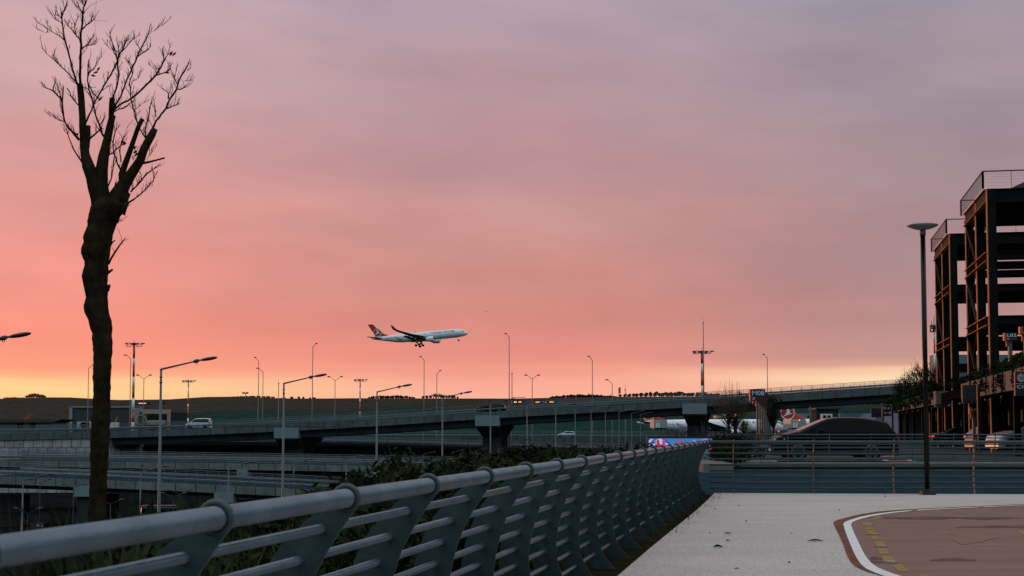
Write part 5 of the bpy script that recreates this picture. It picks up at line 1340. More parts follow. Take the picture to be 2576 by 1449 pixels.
# planted roof slope, hanging plants
r_ = random.Random(21)
mb = MB()
for i in range(110):
    t_ = 57+i*.30; w = r_.uniform(.2, 4.5); c = E0(t_)+PD*w+UP*(4.0+w*.38*(1 if t_ < 78 else .4)+.1); leaf_mass(mb, c, (.7,.7,.45), 60, .13, i, .5, .1)
tag(mb.build('hedge', m_hedge), 'sloping dark green hedge on the podium roof edge below the nearer steel frame', 'hedge')
mb = MB(); q = [E0(56)+PD*.4+UP*3.95, E0(80)+PD*.4+UP*3.95, E0(80)+PD*5+UP*5.2, E0(56)+PD*5+UP*5.7]; mb.add(q, [(0,1,2,3)]); struct('roof_soil', mb, m_soil)
mb = MB()
for i in range(120):
    t_ = 99+i*.37; w = r_.uniform(-.1, 2.0); c = E0(t_)+PD*w+UP*(4.15+r_.uniform(-.1,.35)); leaf_mass(mb, c, (.8,.8,.5), 45, .16, 200+i, .5, .1)
tag(mb.build('hedge', m_hedge), 'dark green hedge on the far podium edge left of the tall lamp post', 'hedge')
mb = MB()
for i, (t_, w_h) in enumerate([(62,.9),(65.5,1.0),(66.8,.6),(68.4,1.1),(71,1.0),(73,.7),(75.5,1.1),(77.6,.8)] + [(100+1.8*k, r_.uniform(.5,1.1)) for k in range(24)]):
    c = E0(t_)-PD*.10
    mb.tube([c+UP*4.05, c+RD*r_.uniform(-.3,.5)+UP*3.7, c+RD*r_.uniform(-.2,.9)+UP*(4.0-w_h)], [.04,.035,.015], 5)
    leaf_mass(mb, c+UP*(4.0-w_h*.55), (.10,.25,w_h*.5), 45, .10, 400+i, .5, .0)
tag(mb.build('climbing_plants', m_hedge), 'dark trailing plants hanging over the podium parapets', 'climbing plants', kind='stuff')

# trees
def broom_tree(name, c, h, w, label, trunks=3, twigs=220, seed=1, trunk_h=.45, r0=.07, leaves=0, grp=None, matl=None, tw=.010, leafm=None, up=.8):
    r_ = random.Random(seed); root = thing(name, c, label, 'tree', grp)
    mb = MB(); mt = MB(); ml = MB(); c = Vector(c)
    for k in range(trunks):
        off = Vector((r_.uniform(-.12,.12)*w*(trunks > 1), r_.uniform(-.1,.1)*w, 0)); top = c+off*1.3+UP*h*trunk_h
        mb.tube([c+off, c+off*1.1+UP*h*trunk_h*.5, top], [r0, r0*.85, r0*.8], 8)
        for i in range(twigs//trunks):
            a = r_.uniform(0, 2*math.pi); sp = r_.random()**.6*w*.5; hh = h*(1-trunk_h)*r_.uniform(.55, 1.0)*(1-.35*(sp/(w*.5))**2)
            d = Vector((math.cos(a)*sp, math.sin(a)*sp, hh)); s0 = top - UP*h*trunk_h*r_.uniform(0,.25)
            m1 = s0 + Vector((d.x*.38, d.y*.38, d.z*.30)); m2 = s0+Vector((d.x*.78, d.y*.78, d.z*.65)); e = s0+d
            mt.tube([s0, m1, m2, e], [tw*1.7, tw*1.2, tw*.8, tw*.4], 4)
            for q in range(3):
                f = r_.uniform(.3, .9); b0 = m1.lerp(m2, f) if q < 2 else m2; dd = Vector((r_.uniform(-1,1), r_.uniform(-1,1), r_.uniform(.4,1.4)*up))*w*.11
                mt.tube([b0, b0+dd*.6, b0+dd+UP*w*.03], [tw*.7, tw*.5, tw*.3], 3)
                if r_.random()*100 < leaves: leaf_mass(ml, b0+dd, (w*.06,)*3, 7, w*.018+.02, r_.random())
    mb.build('trunk', m_bark, root); mt.build('twigs', matl or m_twig, root)
    if ml.v: ml.build('leaves', leafm or m_hedge, root)
    return root
m_twl = mat('pale_twig', (.075, .055, .045), .9, var=.3, scale=5)
c = P(1850, 1150, 52); broom_tree('bare_tree', (P(1849,1160,52).x, 52, .1), 3.35, 1.75, 'small bare tree with a broom of upright twigs beside the M08 sign', 3, 150, 5, .46, .055, 3, tw=.0055, matl=m_twl)
broom_tree('bare_tree', (P(1873,1160,54).x, 54, .1), 2.1, .7, 'slender small tree with sparse leaves just right of the broom shaped tree', 1, 34, 6, .5, .04, 45, tw=.006, leafm=m_leaf, matl=m_twl)
broom_tree('bare_tree', (P(1767,1110,205).x, 205, -2.6), 6.0, 3.0, 'small bare tree in front of the right face of the third pier', 1, 22, 8, .35, .10, 0, tw=.03, matl=m_twl)
broom_tree('bare_tree', (P(1700,1110,215).x, 215, -2.6), 5.9, 5.6, 'small bare spreading tree between the jet bridge and the third pier', 1, 20, 9, .35, .12, 0, tw=.035, matl=m_twl)
et = broom_tree('evergreen_tree', (P(1946,1100,135).x, 135, 0), 4.4, 1.6, 'dark leafy tree right behind the row of red signs', 1, 60, 10, .4, .10, 0, tw=.02)
mb = MB(); c = P(1946, 1022, 135)
for k in range(9): leaf_mass(mb, c+Vector((rnd.uniform(-.5,.5), rnd.uniform(-.5,.5), rnd.uniform(-.8,.9))), (.55,.55,.5), 90, .10, 600+k, .5, .1)
mb.build('crown', m_hedge, et)
for i, (px, d, h, w, lb) in enumerate([(2262,140,3.4,2.4,'leftmost twiggy shrub on the far podium edge'),(2274,136,3.8,2.6,'twiggy shrub on the far podium edge, second from the left'),(2288,129,4.3,3.2,'taller leafy shrub in the middle of the far podium edge'),(2304,120,4.4,3.2,'leafy shrub on the podium edge just left of the tall lamp post'),(2320,113,4.4,3.0,'leafy shrub on the podium edge partly behind the tall lamp post'),(2340,108,4.2,3.4,'dark leafy shrub between the lamp post and the steel frame')]):
    t_ = d; c = P(px, 1000, d); broom_tree('shrub', (c.x, d, 3.9), h*.80, w*.85, lb, 2, 34, 30+i, .3, .04, 24 if i > 1 else 8, 'shrubs on the far podium edge', tw=.016)
# hedge block in a kerbed planter beyond the road railing
pl = thing('planter', (7.1, 49, 0), 'kerbed planter with a clipped dark hedge at the road edge below the broom shaped tree', 'planter')
a = P(1772, 1184, 45); b = P(1849, 1184, 45)
mb = MB(); mb.prism([Vector((a.x, 45.2, .26)), Vector((b.x, 45.2, .26)), Vector((b.x+.3, 50.9, .26)), Vector((a.x, 50.9, .26))], (0,0,-.32)); mb.build('kerb', m_conc, pl)
mb = MB(); r_ = random.Random(70)
for i in range(70): leaf_mass(mb, (r_.uniform(7.15, 7.65), r_.uniform(46.2, 51), r_.uniform(.35, .92)), (.35,.5,.3), 55, .055, i, .5, .1)
mb.build('hedge', m_hedge, pl)
for i, (px, d, w, h, lb) in enumerate([(1838,56,.7,1.0,'low dark hedge left of the broom tree, behind the railing'),(1870,57,1.0,1.2,'low dark hedge below the M08 sign')]):
    mb = MB(); c = P(px, 1100, d); r_ = random.Random(80+i)
    for k in range(26): leaf_mass(mb, (c.x+r_.uniform(-w,w), d+r_.uniform(-.6,.6), r_.uniform(.2, h)), (.3,.4,.25), 50, .06, 900+k+100*i, .5, .1)
    tag(mb.build('hedge', m_hedge), lb, 'hedge', 'low hedges beyond the road')
mb = MB()
for i, (u, v, s_) in enumerate(((0,0,.5),(.5,.1,.42),(-.45,.1,.4),(.9,0,.35))): mb.ball((8.7+u*.8, 51.6+v, .16), (s_*.6,.35,.16-.02*i), 10, 6)
tag(mb.build('rubble_pile', m_conc), 'low heap of pale rubble on the kerb in front of the black car nose', 'rubble')

# ------------------------------------------------------------------ signs
m_signb = mat('sign_blue_black', (.018,.022,.03), .4); m_signr = mat('sign_dark_red', (.075,.012,.008), .5); m_signor = mat('sign_orange', (.45,.09,.02), .5)
m_letter = emis('sign_letter_pale', (120, 160, 190), .75); MATS['sign_letter_pale'].node_tree.nodes['Principled BSDF'].inputs['Emission Strength'].default_value = .35
m_letp = mat('letter_paint', (.60,.72,.80), .5)
def zone_sign(p, w, h, zt__, zfoot, word, lb, grp='red parking zone signs in a receding row'):
    root = thing('parking_zone_sign', (p.x, p.y, zfoot), lb, 'sign', grp); X, Y = p.x, p.y
    mb = MB(); mb.box((X, Y+.22, zt__-h*.30), (w, .44, h*.60)); bd_ = mb.build('sign_box', m_signb, root)
    mb = MB(); mb.box((X, Y+.22, zt__-h*.80), (w*.999, .43, h*.40)); mb.build('lower_panel', m_signr, root)
    mb = MB(); mb.box((X-w/2-w*.04, Y+.22, zt__-h/2), (w*.08, .45*w, h)); mb.build('side_panel', m_signor, root)  # orange of the sunlit left side is put into the panel colour
    if word:
        text_on(word, (X-w*.42, Y-.012, zt__-h*.53), (1,0,0), UP, w*.84, h*.40).build('lettering', m_letp, bd_)
    mb = MB(); mb.disc((X-w*.33, Y-.02, zt__-h*.80), (0,1,0), h*.14, .02, 20); mb.build('round_symbol', mat('symbol_grey', (.28,.30,.33), .5), root)
    mb = MB(); mb.box((X-w/2+w*.46, Y+.2, (zt__-h+zfoot)/2), (.16, .16, zt__-h-zfoot)); mb.build('post', m_pole, root)
    mb = MB(); mb.box((X-w/2+w*.18, Y+.2, zt__-h-.14), (.08, .1, .28)); mb.build('bracket', m_signor, root)
    return root
for k in range(9):
    t_ = [0,10.8,22,33,44,56,68,80,92][k]; pos = Vector((19.9, 115, 0)) + RD*t_
    zone_sign(pos, 1.15, .95, 4.63, .05, 'M08' if k == 0 else ('M05' if k == 2 else ''), ('black and red parking sign reading M08, front one of the receding row' if k == 0 else 'red and black parking sign in the receding row, %s behind the one reading M08' % ['','first','second','third','fourth','fifth','sixth','seventh','last'][k]))
a = P(2545, 840, 66)
zone_sign(a, .52, .36, P(2545, 837, 66).z+.0, 4.5, 'L02', 'dark parking sign reading L02 in front of the nearer steel frame', None)
a = P(2586, 830, 60); zone_sign(a, .5, .34, P(2580, 821, 60).z, 4.5, '', 'dark red parking sign cut by the right edge of the picture', None)
a = P(2453, 1030, 82); zone_sign(a, .5, .38, P(2434, 1020, 82).z-.1, .1, 'L01', 'small dark parking sign under the podium beside the black column', None)
# hanging traffic panels
def panel_sign(px0, px1, y0, y1, d, post, lb, parts):
    a, b = P(px0, y0, d), P(px1, y1, d); root = thing('traffic_sign', ((a.x+b.x)/2, d, .1), lb, 'sign')
    mb = MB(); mb.box(((a.x+b.x)/2, d, (a.z+b.z)/2), (b.x-a.x, .1, a.z-b.z)); bd_ = mb.build('sign_board', m_signb, root)
    q = P(post, y1, d); mb = MB(); mb.box((q.x, d+.13, (a.z+.1)/2+.05), (.14, .14, a.z-.1)); mb.build('post', m_dark, root)
    w, h = b.x-a.x, a.z-b.z
    if 'border' in parts:
        mb = MB(); mb.box((a.x+.01, d-.06, (a.z+b.z)/2), (.025, .03, h)); mb.build('edge_strip', m_signor, bd_)
    if '20' in parts:
        cx_ = a.x+w*.30; cz_ = a.z-h*.26; mb = MB(); mb.disc((cx_, d-.06, cz_), (0,1,0), h*.19, .02, 24); dd = mb.build('speed_disc', mat('speed_disc_white', (.50,.52,.54), .5), bd_)
        mb = MB(); mb.torus((cx_, d-.075, cz_), (0,1,0), h*.175, h*.02, 28, 6); mb.build('speed_ring', mat('speed_ring_dull_red', (.20,.10,.12), .5), dd)
        text_on('20', (cx_-h*.10, d-.078, cz_-h*.075), (1,0,0), UP, h*.20, h*.15).build('lettering', m_signb, dd)
        mb = MB(); mb.box(((a.x+b.x)/2, d-.055, a.z-h*.50), (w*.96, .01, .012)); mb.build('divider', m_letp, bd_)
        text_on('ÇIKIŞ', (a.x+w*.10, d-.056, a.z-h*.72), (1,0,0), UP, w*.78, h*.17).build('lettering', m_letp, bd_)
    if 'dots' in parts:
        mb = MB(); mb.disc((a.x+w*.25, d-.06, a.z-h*.25), (0,1,0), h*.13, .02, 16); mb.build('round_symbol', mat('symbol_grey', (.28,.30,.33), .5), bd_)
        mb = MB(); mb.disc((a.x+w*.82, d-.06, a.z-h*.7), (0,1,0), h*.09, .02, 14); mb.build('round_symbol', m_letp, bd_)
        mb = MB(); mb.box((a.x+w*.68, d-.055, a.z-h*.24), (w*.25, .01, .05)); mb.box((a.x+w*.4, d-.055, a.z-h*.7), (w*.5, .01, .04)); mb.build('lettering', m_letp, bd_)
    return root
panel_sign(2551, 2606, 935, 996, 58, 2600, 'dark road sign with a 20 speed disc cut by the right edge', ('border', '20'))
panel_sign(2420, 2456, 969, 1015, 70, 2464, 'plain dark sign board hanging on a post in front of the black corner column', ())
panel_sign(2191, 2217, 1027, 1050, 112, 2222, 'small plain black sign board left of the one with two round symbols', ())
panel_sign(2219, 2242, 1020, 1047, 110, 2246, 'small black sign board with two round symbols beside the podium corner', ('dots',))
p = P(2039, 1080, 150); pp_ = thing('signal_post', (p.x, 150, 0), 'thin dark blue post in front of the right parked airliner tail', 'post')
mb = MB(); mb.tube([(p.x,150,0),(p.x,150,P(2039,1024,150).z)], .12, 8); mb.build('pole', mat('dark_blue_metal', (.015,.03,.06), .5), pp_); mb = MB(); mb.tube([(p.x,150,P(2039,1024,150).z),(p.x,150,P(2039,1021,150).z)], .06, 8); mb.build('cap', m_dark, pp_)
# small road sign far below, lower left
p = P(92, 1330, 100); sgn = thing('road_sign', (p.x, 100, -9), 'small black road sign with white characters in the lower left corner', 'sign')
mb = MB(); mb.box((P(84,1327,100).x, 100, P(84,1326,100).z), (.45,.08,.5)); mb.build('sign_board', m_signb, sgn)
mb = MB(); mb.box((P(101,1322,100).x, 99.9, P(101,1324,100).z), (.62,.08,.55)); s2 = mb.build('sign_board', m_signb, sgn)
text_on('A9  6', (P(93,1324,100).x, 99.84, P(93,1324,100).z), (1,0,0), UP, .45, .15).build('lettering', m_letp, s2)
mb = MB(); mb.tube([(p.x,100.1,-9),(p.x,100.1,P(92,1326,100).z)], .05, 6); mb.build('post', m_dark, sgn)

# advertising screen
SD = 75
a, b = P(1632, 1103, SD), P(1792, 1152.5, SD); w, h = b.x-a.x, a.z-b.z
scr = thing('advertising_screen', ((a.x+b.x)/2, SD, 0), 'lit advertising screen with mountains and red letters behind the far end of the railing', 'screen')
mb = MB(); mb.box(((a.x+b.x)/2, SD+.2, (a.z+b.z)/2), (w+.16, .36, h+.16)); mb.box(((a.x+b.x)/2, SD+.2, (b.z-1)/2), (.4, .3, b.z+1)); mb.build('housing', m_dark, scr)
def SP(u, v, o=.0): return Vector((a.x+w*u, SD-.0-o, a.z-h*v))
def spoly(pts, m, nm, o, parent):
    mb = MB(); mb.add([SP(u, v, o) for u, v in pts], [list(range(len(pts)))]); return mb.build(nm, m, parent)
sky_s = mat('screen_sky', (.01,.01,.01), .6, emit=((.05,.22,.62), .75), var=0)
base_ = spoly([(0,0),(1,0),(1,1),(0,1)], sky_s, 'display', .0, scr)
sn = emis('screen_snow', (178, 190, 235), .95); sb = emis('screen_rock_blue', (40, 85, 160), .8); sr = emis('screen_red', (205, 30, 45), .9); sp_ = emis('screen_pink', (225, 70, 150), .9); sk = emis('screen_black', (16, 16, 26), .5); so_ = emis('screen_orange', (225, 95, 60), .9)
spoly([(0,.10),(.05,.02),(.10,.12),(.13,.06),(.19,.0),(.26,.10),(.33,.26),(.42,.42),(.45,.52),(0,.52)], sn, 'snow_slope', .004, base_)
spoly([(.0,.30),(.05,.10),(.10,.05),(.085,.18),(.12,.12),(.10,.25),(.06,.28),(.03,.40)], sb, 'rock_face', .008, base_)
spoly([(.20,.03),(.26,.05),(.30,.18),(.36,.32),(.33,.33),(.27,.22),(.24,.12)], sb, 'rock_face', .008, base_)
spoly([(.52,.40),(.60,.10),(.66,.22),(.71,.04),(.78,.20),(.84,.06),(.90,.0),(1,.05),(1,.12),(.92,.08),(.85,.16),(.80,.34),(.74,.22),(.68,.40),(.62,.28)], emis('screen_pale_blue', (120, 160, 225), .8), 'mountain', .004, base_)
spoly([(.45,.0),(.52,.0),(.49,.30),(.45,.36),(.40,.18)], emis('screen_mid_blue', (70, 120, 205), .8), 'mountain', .004, base_)
for cx_, m_s, nm in ((.145, sr, 'figure_in_red'), (.235, sp_, 'figure_in_pink')):
    spoly([(cx_-.055,.52),(cx_-.05,.36),(cx_-.028,.29),(cx_-.02,.24),(cx_-.026,.16),(cx_-.015,.08),(cx_,.05),(cx_+.015,.08),(cx_+.026,.16),(cx_+.02,.24),(cx_+.03,.29),(cx_+.052,.36),(cx_+.058,.52)], m_s, nm, .012, base_)
    spoly([(cx_-.012,.14),(cx_+.012,.14),(cx_+.013,.22),(cx_-.013,.22)], emis('screen_face', (150, 90, 80), .7), 'face', .016, base_)
def letters(word, u0, u1, v0, v1, m, o, shear=.0):
    vs, fs = text2d(word); mb = MB(); mb.add([SP(u0+(u1-u0)*x+shear*y, v1+(v0-v1)*y, o) for x, y in vs], fs); mb.build('lettering', m, base_)
letters('SP', .405, .528, .13, .37, sk, .014, .02); letters('SP', .41, .53, .12, .36, sr, .018, .02); letters('X', .545, .612, .11, .37, sk, .018, .02)
spoly([(.86,.60),(.90,.52),(.96,.50),(1,.53),(1,.72),(.95,.78),(.88,.75)], emis('screen_teal', (60, 110, 150), .7), 'glow_shape', .004, base_)
spoly([(.935,.55),(.96,.51),(.985,.52),(.99,.60),(.97,.64),(.94,.62)], so_, 'helmet', .012, base_); spoly([(.90,.66),(.94,.62),(.97,.66),(.95,.72),(.91,.71)], emis('screen_rose', (190, 110, 130), .8), 'jacket', .012, base_); spoly([(.975,.52),(1,.55),(1,.68),(.985,.66)], sn, 'goggles', .014, base_)
spoly([(.80,.80),(1,.80),(1,1),(.80,1)], emis('screen_white', (200, 210, 240), .95), 'caption_box', .008, base_)
mb = MB()
for i in range(6): mb.add([SP(.89+i*.014, .85, .014), SP(.897+i*.014, .85, .014), SP(.897+i*.014, .875, .014), SP(.89+i*.014, .875, .014)], [(0,1,2,3)])
mb.build('caption_line', sb, base_)

# hoarding wall and kiosk beyond the car park, right
a, b = P(2112, 1040, 168), P(2262, 1095, 168)
hr = thing('hoarding', ((a.x+b.x)/2, 168, 0), 'long pale grey hoarding with a white arrow shape and letters behind the black car', 'hoarding')
mb = MB(); mb.box(((a.x+b.x)/2, 168, a.z/2), (b.x-a.x, .3, a.z)); bd_ = mb.build('board', mat('hoarding_grey', (.08,.11,.15), .7, var=.08), hr)
mb = MB(); z0, z1 = b.z, P(2150, 1034, 168).z; c0 = P(2168, 1060, 167.8); rx = b.x
mb.add([Vector((c0.x-1.1, 167.80, a.z*.62)), Vector((c0.x+.3, 167.80, a.z)), Vector((rx, 167.80, a.z)), Vector((rx, 167.80, .3)), Vector((c0.x+.6, 167.80, .3))], [(0,1,2,3,4)]); mb.build('white_arrow_panel', mat('hoarding_white', (.26,.26,.33), .6, var=.04), bd_)
text_on('st', (P(2216,1050,167.7).x-.6, 167.72, P(2216,1056,167.7).z-.25), (1,0,0), UP, .95, 1.2).build('lettering', m_navy, bd_)
mb = MB()
for i in range(8): mb.box((a.x+i*(b.x-a.x)/7, 168.3, a.z/2), (.12, .12, a.z)); mb.box((a.x+i*(b.x-a.x)/7, 167.8, .15), (.3, .5, .3))
mb.build('support', m_galv, hr)
a, b = P(2051, 1030, 172), P(2113, 1075, 172)
ks = thing('guard_cabin', ((a.x+b.x)/2, 172, 0), 'small dark cabin with a white framed window right of the parked airliner tail', 'cabin')
mb = MB(); mb.box(((a.x+b.x)/2, 174, a.z/2), (b.x-a.x-.3, 4, a.z)); mb.build('wall', m_conc_dark, ks)
mb = MB(); mb.box(((a.x+b.x)/2, 174, a.z+.08), (b.x-a.x, 4.6, .16)); mb.build('roof', m_dark, ks)
c0, c1 = P(2064, 1041, 171.8), P(2095, 1075, 171.8)
mb = MB(); mb.box(((c0.x+c1.x)/2, 171.98, (c0.z+c1.z)/2), (c1.x-c0.x, .12, c0.z-c1.z)); wn = mb.build('window', m_white, ks)
for i in range(2):
    mb = MB(); mb.box((c0.x+(c1.x-c0.x)*(.36+.36*i), 171.90, (c0.z+c1.z)/2+.05), ((c1.x-c0.x)*.24, .06, (c0.z-c1.z)*.72)); mb.build('pane', m_glass, wn)
# terminal-like low white building in the distance between cabin and fin
a, b = P(1990, 1040, 640), P(2060, 1060, 640); t0 = thing('service_building', (a.x, 640, -3), 'low white distant building between the airliner tail and the dark cabin', 'building')
mb = MB(); mb.box(((a.x+b.x)/2, 645, (a.z-3)/2), (b.x-a.x, 10, a.z+3)); mb.build('wall', m_pale, t0); mb = MB(); mb.box((a.x+(b.x-a.x)*.75, 639.9, a.z-1.5), (4, .2, 1.2)); mb.build('window', m_glass, t0)
# block building seen through the frames
a, b = P(2352, 892, 175), P(2700, 960, 175); t0 = thing('office_building', (a.x, 175, -1), 'blue grey building far behind the steel frames, visible through their gaps', 'building')
mb = MB(); mb.box(((a.x+b.x)/2, 176.2, (a.z-1)/2), (b.x-a.x, 2.2, a.z+1)); mb.build('wall', mat('blue_grey_cladding', (.12,.17,.21), .7, var=.1), t0)
for k in range(7):
    mb = MB(); mb.box((a.x+1.2+k*2.4, 174.95, a.z-1.6), (1.4, .12, 1.0)); mb.build('window', m_glass, t0)

# ------------------------------------------------------------------ hangar and low building at the left
HD = 600
a, b = P(178, 1023, HD), P(352, 1075, HD)
hg = thing('hangar', ((a.x+b.x)/2, HD, -3), 'large dark fronted hangar with pale frame behind the bare tree trunk', 'hangar')
mb = MB(); mb.box(((a.x+b.x)/2, HD+20, (a.z-3)/2), (b.x-a.x, 40, a.z+3)); mb.build('wall', mat('hangar_dark_door', (.035,.04,.048), .7, var=.15, scale=.1), hg)
m_hfr = mat('hangar_frame', (.23,.26,.27), .7)
mb = MB(); mb.box((a.x+.2, HD-.3, (a.z-3)/2), (1.3, .7, a.z+3)); mb.box(((a.x+b.x)/2, HD-.3, a.z-.1), (b.x-a.x, .7, .6)); mb.box((b.x-1.5, HD-.3, (a.z-3)/2), (4.5, .7, a.z+3)); mb.build('frame', m_hfr, hg)
a, b = P(343, 1030, HD-8), P(428, 1075, HD-8)
hg2 = thing('hangar', ((a.x+b.x)/2, HD-8, -3), 'smaller hangar with a wide cream frame and dark opening right of the striped mast', 'hangar')
mb = MB(); mb.box(((a.x+b.x)/2, HD+10, (a.z-4)/2), (b.x-a.x-1, 30, a.z+2)); mb.build('wall', mat('hangar_opening', (.03,.04,.045), .8), hg2)
m_crm = mat('cream_cladding', (.36,.27,.19), .7, var=.08)
mb = MB(); w = b.x-a.x; L0 = a.x+2.5
mb.box(((L0+b.x)/2, HD-8, a.z-.9), (b.x-L0, 1.2, 1.8)); mb.box((L0+1, HD-8, (a.z-3)/2-1), (1.6, 1.1, a.z+1.5)); mb.box((b.x-.6, HD-8, (a.z-3)/2-1), (1.2, 1.1, a.z+1.5)); mb.box(((L0+b.x)/2-1, HD-8.1, P(390,1058,HD-8).z-.8), (b.x-L0-2, 1.1, 1.9)); mb.build('frame', m_crm, hg2)
# dark mural panel with a round emblem between the two hangars
c0 = P(343, 1049, HD-9); mb = MB(); mb.box((c0.x+2.4, HD-9, c0.z-2), (3.2, .3, P(0,1032,HD-9).z-P(0,1072,HD-9).z)); mp = mb.build('mural_panel', mat('mural_maroon', (.10,.045,.05), .7), hg2)
mb = MB(); mb.torus((c0.x+1.9, HD-9.25, c0.z-1.2), (0,1,0), 2.0, .18, 24, 5); mb.build('ring_emblem', m_jb, mp)
# small items in front of the hangar
cr = thing('crane_truck', P(455/4.608+20, 1075, 560), 'thin slanted orange and white boom by the hangar, right of the tree trunk', 'crane')
mb = MB(); mb.bar(P(289, 1070, 560), P(294.5, 1049, 560), .5, .5); mb.build('boom', m_signor, cr); mb = MB(); mb.box(P(288, 1070, 560), (3.2, 2, 2.2)); mb.build('cab', m_white, cr)
wv_ = thing('service_vehicle', P(219, 1076, 570), 'pale parked service vehicles in front of the dark hangar left of the tree', 'vehicle')
mb = MB(); mb.box(P(211, 1070, 570), (5, 2, 3)); mb.box(P(224, 1070, 570), (6, 2, 2.4)); mb.build('body', m_airgrey, wv_); mb = MB(); mb.box(P(212, 1069, 569), (3.4, .5, .7)); mb.build('window', m_glass, wv_)
# low building with a dark roof
LD = 330
a, b = P(-40, 1054.5, LD), P(152, 1080, LD); lb_ = thing('low_building', ((a.x+b.x)/2, LD, -3), 'long low building with a dark flat roof and grey wall at the left edge', 'building')
z_e = P(0, 1062.5, LD).z
mb = MB(); mb.box(((a.x+b.x)/2-.8, LD+5, (z_e-3.1)/2), (b.x-a.x-2, 10, z_e+3.1)); mb.build('wall', mat('rendered_grey_wall', (.17,.17,.18), .8), lb_)
mb = MB(); mb.prism([Vector((a.x-1, LD-1, z_e)), Vector((b.x-1.4, LD-1, z_e)), Vector((b.x, LD+1, a.z)), Vector((a.x-1, LD+1, a.z))], (0, 11, 0)); mb.build('roof', mat('dark_roof', (.028,.027,.022), .9), lb_)
for x0, x1 in ((45,61),(78,93),(147,161),(179,195)):
    x0 = x0*.96; x1 = x1*.96; mb = MB(); q0, q1 = P(x0, 1064.5, LD), P(x1, 1077, LD); mb.box(((q0.x+q1.x)/2, LD-.03, (q0.z+q1.z)/2), (q1.x-q0.x, .1, q0.z-q1.z)); 
    if x1 < 150: mb.build('window', m_deep, lb_)

# ------------------------------------------------------------------ tree groups on the skyline
def grove(x0, x1, ybase, ytop, d, n, seed, lb, m, trunk=False, gap=.0):
    r_ = random.Random(seed); mb = MB(); k = d/F
    for i in range(n):
        px = x0+(x1-x0)*(i+r_.random())/n; e = 1-((px-(x0+x1)/2)/((x1-x0)/2))**2*.55
        hh = (ybase-ytop)*k*e*r_.uniform(.65, 1.05); w = hh*r_.uniform(.30, .5); p = P(px, ybase, d)
        mb.tube([p-UP*.5, p+UP*hh*.6], [.35, .2], 4)
        for q in range(5): mb.tube([p+UP*hh*.35, p+Vector((r_.uniform(-w,w), r_.uniform(-w,w), hh*r_.uniform(.6,.95)))], [.15,.07], 3)
        leaf_mass(mb, p+UP*hh*.62, (w, w, hh*.40), 90, .75 if not trunk else .5, r_.random()*1e6, .5, .1)
    tag(mb.build('tree_group', m), lb, 'trees', kind='stuff')
m_far = mat('far_tree', (.045,.042,.032), .9, var=.4, scale=.05); m_fwarm = mat('far_tree_sunlit_orange', (.45,.14,.04), .9, var=.3, scale=.1)  # orange sunlight on the left crest trees is put into the leaf colour
grove(66, 115, 1001.5, 988, 1180, 20, 1, 'group of trees coloured as sunlit orange on the left hill crest', m_fwarm, True)
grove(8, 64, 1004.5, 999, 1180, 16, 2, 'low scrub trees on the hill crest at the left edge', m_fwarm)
grove(580, 690, 1000.5, 996.5, 1180, 26, 3, 'small dark trees on the middle of the hill crest, left half', m_far)
grove(705, 800, 1003.5, 998.5, 1180, 10, 4, 'few scattered dark trees on the hill crest left of the floodlight mast', m_far)
grove(926, 1046, 1003.5, 994, 1180, 26, 5, 'dark tree group on the skyline above the third street lamp', m_far)
grove(1060, 1152, 1003.5, 989.5, 1180, 20, 6, 'rounded brown bare tree group on the skyline below the airliner', mat('far_tree_brown', (.085,.055,.04), .9, var=.3, scale=.1), True)
grove(1383, 1560, 1003, 992, 1180, 40, 7, 'long dark brown tree belt on the skyline right of the very tall lamp', m_far)
grove(1560, 1830, 999, 985, 1100, 46, 8, 'low tree belt showing above the overpass railing left of the striped mast', m_far)
grove(2000, 2350, 1020, 1003, 1000, 40, 9, 'dark trees on the far slope seen under the right end of the overpass', m_far)

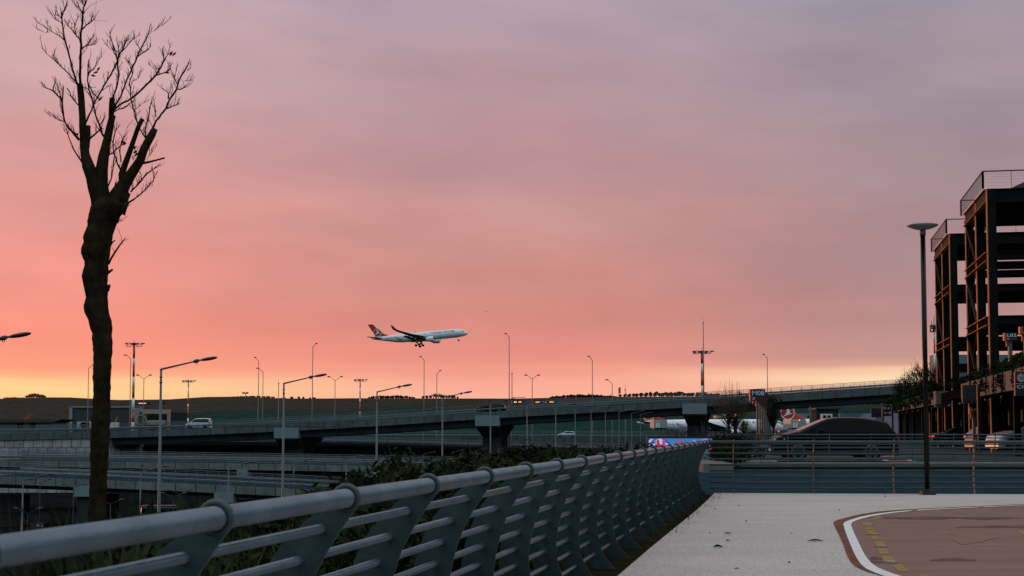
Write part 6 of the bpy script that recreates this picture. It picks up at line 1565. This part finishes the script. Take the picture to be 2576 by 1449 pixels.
# ------------------------------------------------------------------ small lights
def beacon(px, py, d, zf, c, s, lb, nm='lamp_post', r=.12):
    p = P(px, py, d); root = thing(nm, (p.x, d, zf), lb, 'lamp')
    mb = MB(); mb.tube([(p.x,d,zf),(p.x,d,p.z-r)], r*.5, 6); mb.build('pole', m_pole, root)
    mb = MB(); mb.ball(p, r, 10, 8); mb.build('bulb', emis('lamp_glow_%d_%d' % (c[1], int(s*10)), c, s), root)
beacon(1849, 1044, 160, -.1, (255, 190, 60), 1.5, 'lit amber lamp showing between the trunks of the broom shaped tree', r=.20)
beacon(2011, 1057, 470, -3, (255, 170, 40), 1.2, 'tiny lit amber lamp on the jet bridge of the right parked airliner', r=.28)
beacon(1959, 1085, 76, .1, (255, 90, 40), 1.2, 'tiny lit red lamp left of the black car bonnet', r=.045)
for i, (px, py, c, s, lb) in enumerate([(1826,1012,(255,180,110),1.2,'x')]): pass
def lightbox(px0, px1, y, d, lb, c=(255, 190, 130), s=1.1, n=1, hgt=.5):
    root = thing('lit_shed', P((px0+px1)/2, y+3, d), lb, 'building')
    a, b = P(px0, y-hgt*2, d), P(px1, y+hgt*2, d)
    mb = MB(); mb.box(((a.x+b.x)/2, d+2, (a.z+b.z)/2), (b.x-a.x+2, 3, a.z-b.z+1.5)); mb.build('wall', m_conc_dark, root)
    for k in range(n):
        q0 = a.x+(b.x-a.x)*k/n; q1 = a.x+(b.x-a.x)*(k+.6)/n; mb = MB(); mb.box(((q0+q1)/2, d+.4, (a.z+b.z)/2), (q1-q0 if n > 1 else b.x-a.x, .3, a.z-b.z)); mb.build('window', emis('lit_window', c, s), root)
lightbox(352, 371, 1014.5, 900, 'far shed with a bright strip window on the slope right of the striped mast', s=1.2)
lightbox(403, 408, 1013, 900, 'tiny lit window on the dark slope left of the first street lamp head', s=.9)
lightbox(1293, 1316, 1011.5, 900, 'far pale lit windows just right of the dark car on the overpass', n=2, hgt=.9)
lightbox(1347, 1400, 1011, 900, 'row of three far lit windows beside the very tall lamp', n=3, hgt=.7)
lightbox(822, 828, 1011, 900, 'pair of tiny glowing windows above the overpass below the airliner tail', n=2, c=(255,150,60), hgt=.9) if False else None
lightbox(1824/1, 1836, 1606/1.59+1, 900, 'small bright spot window near the tree group', n=2) if False else None
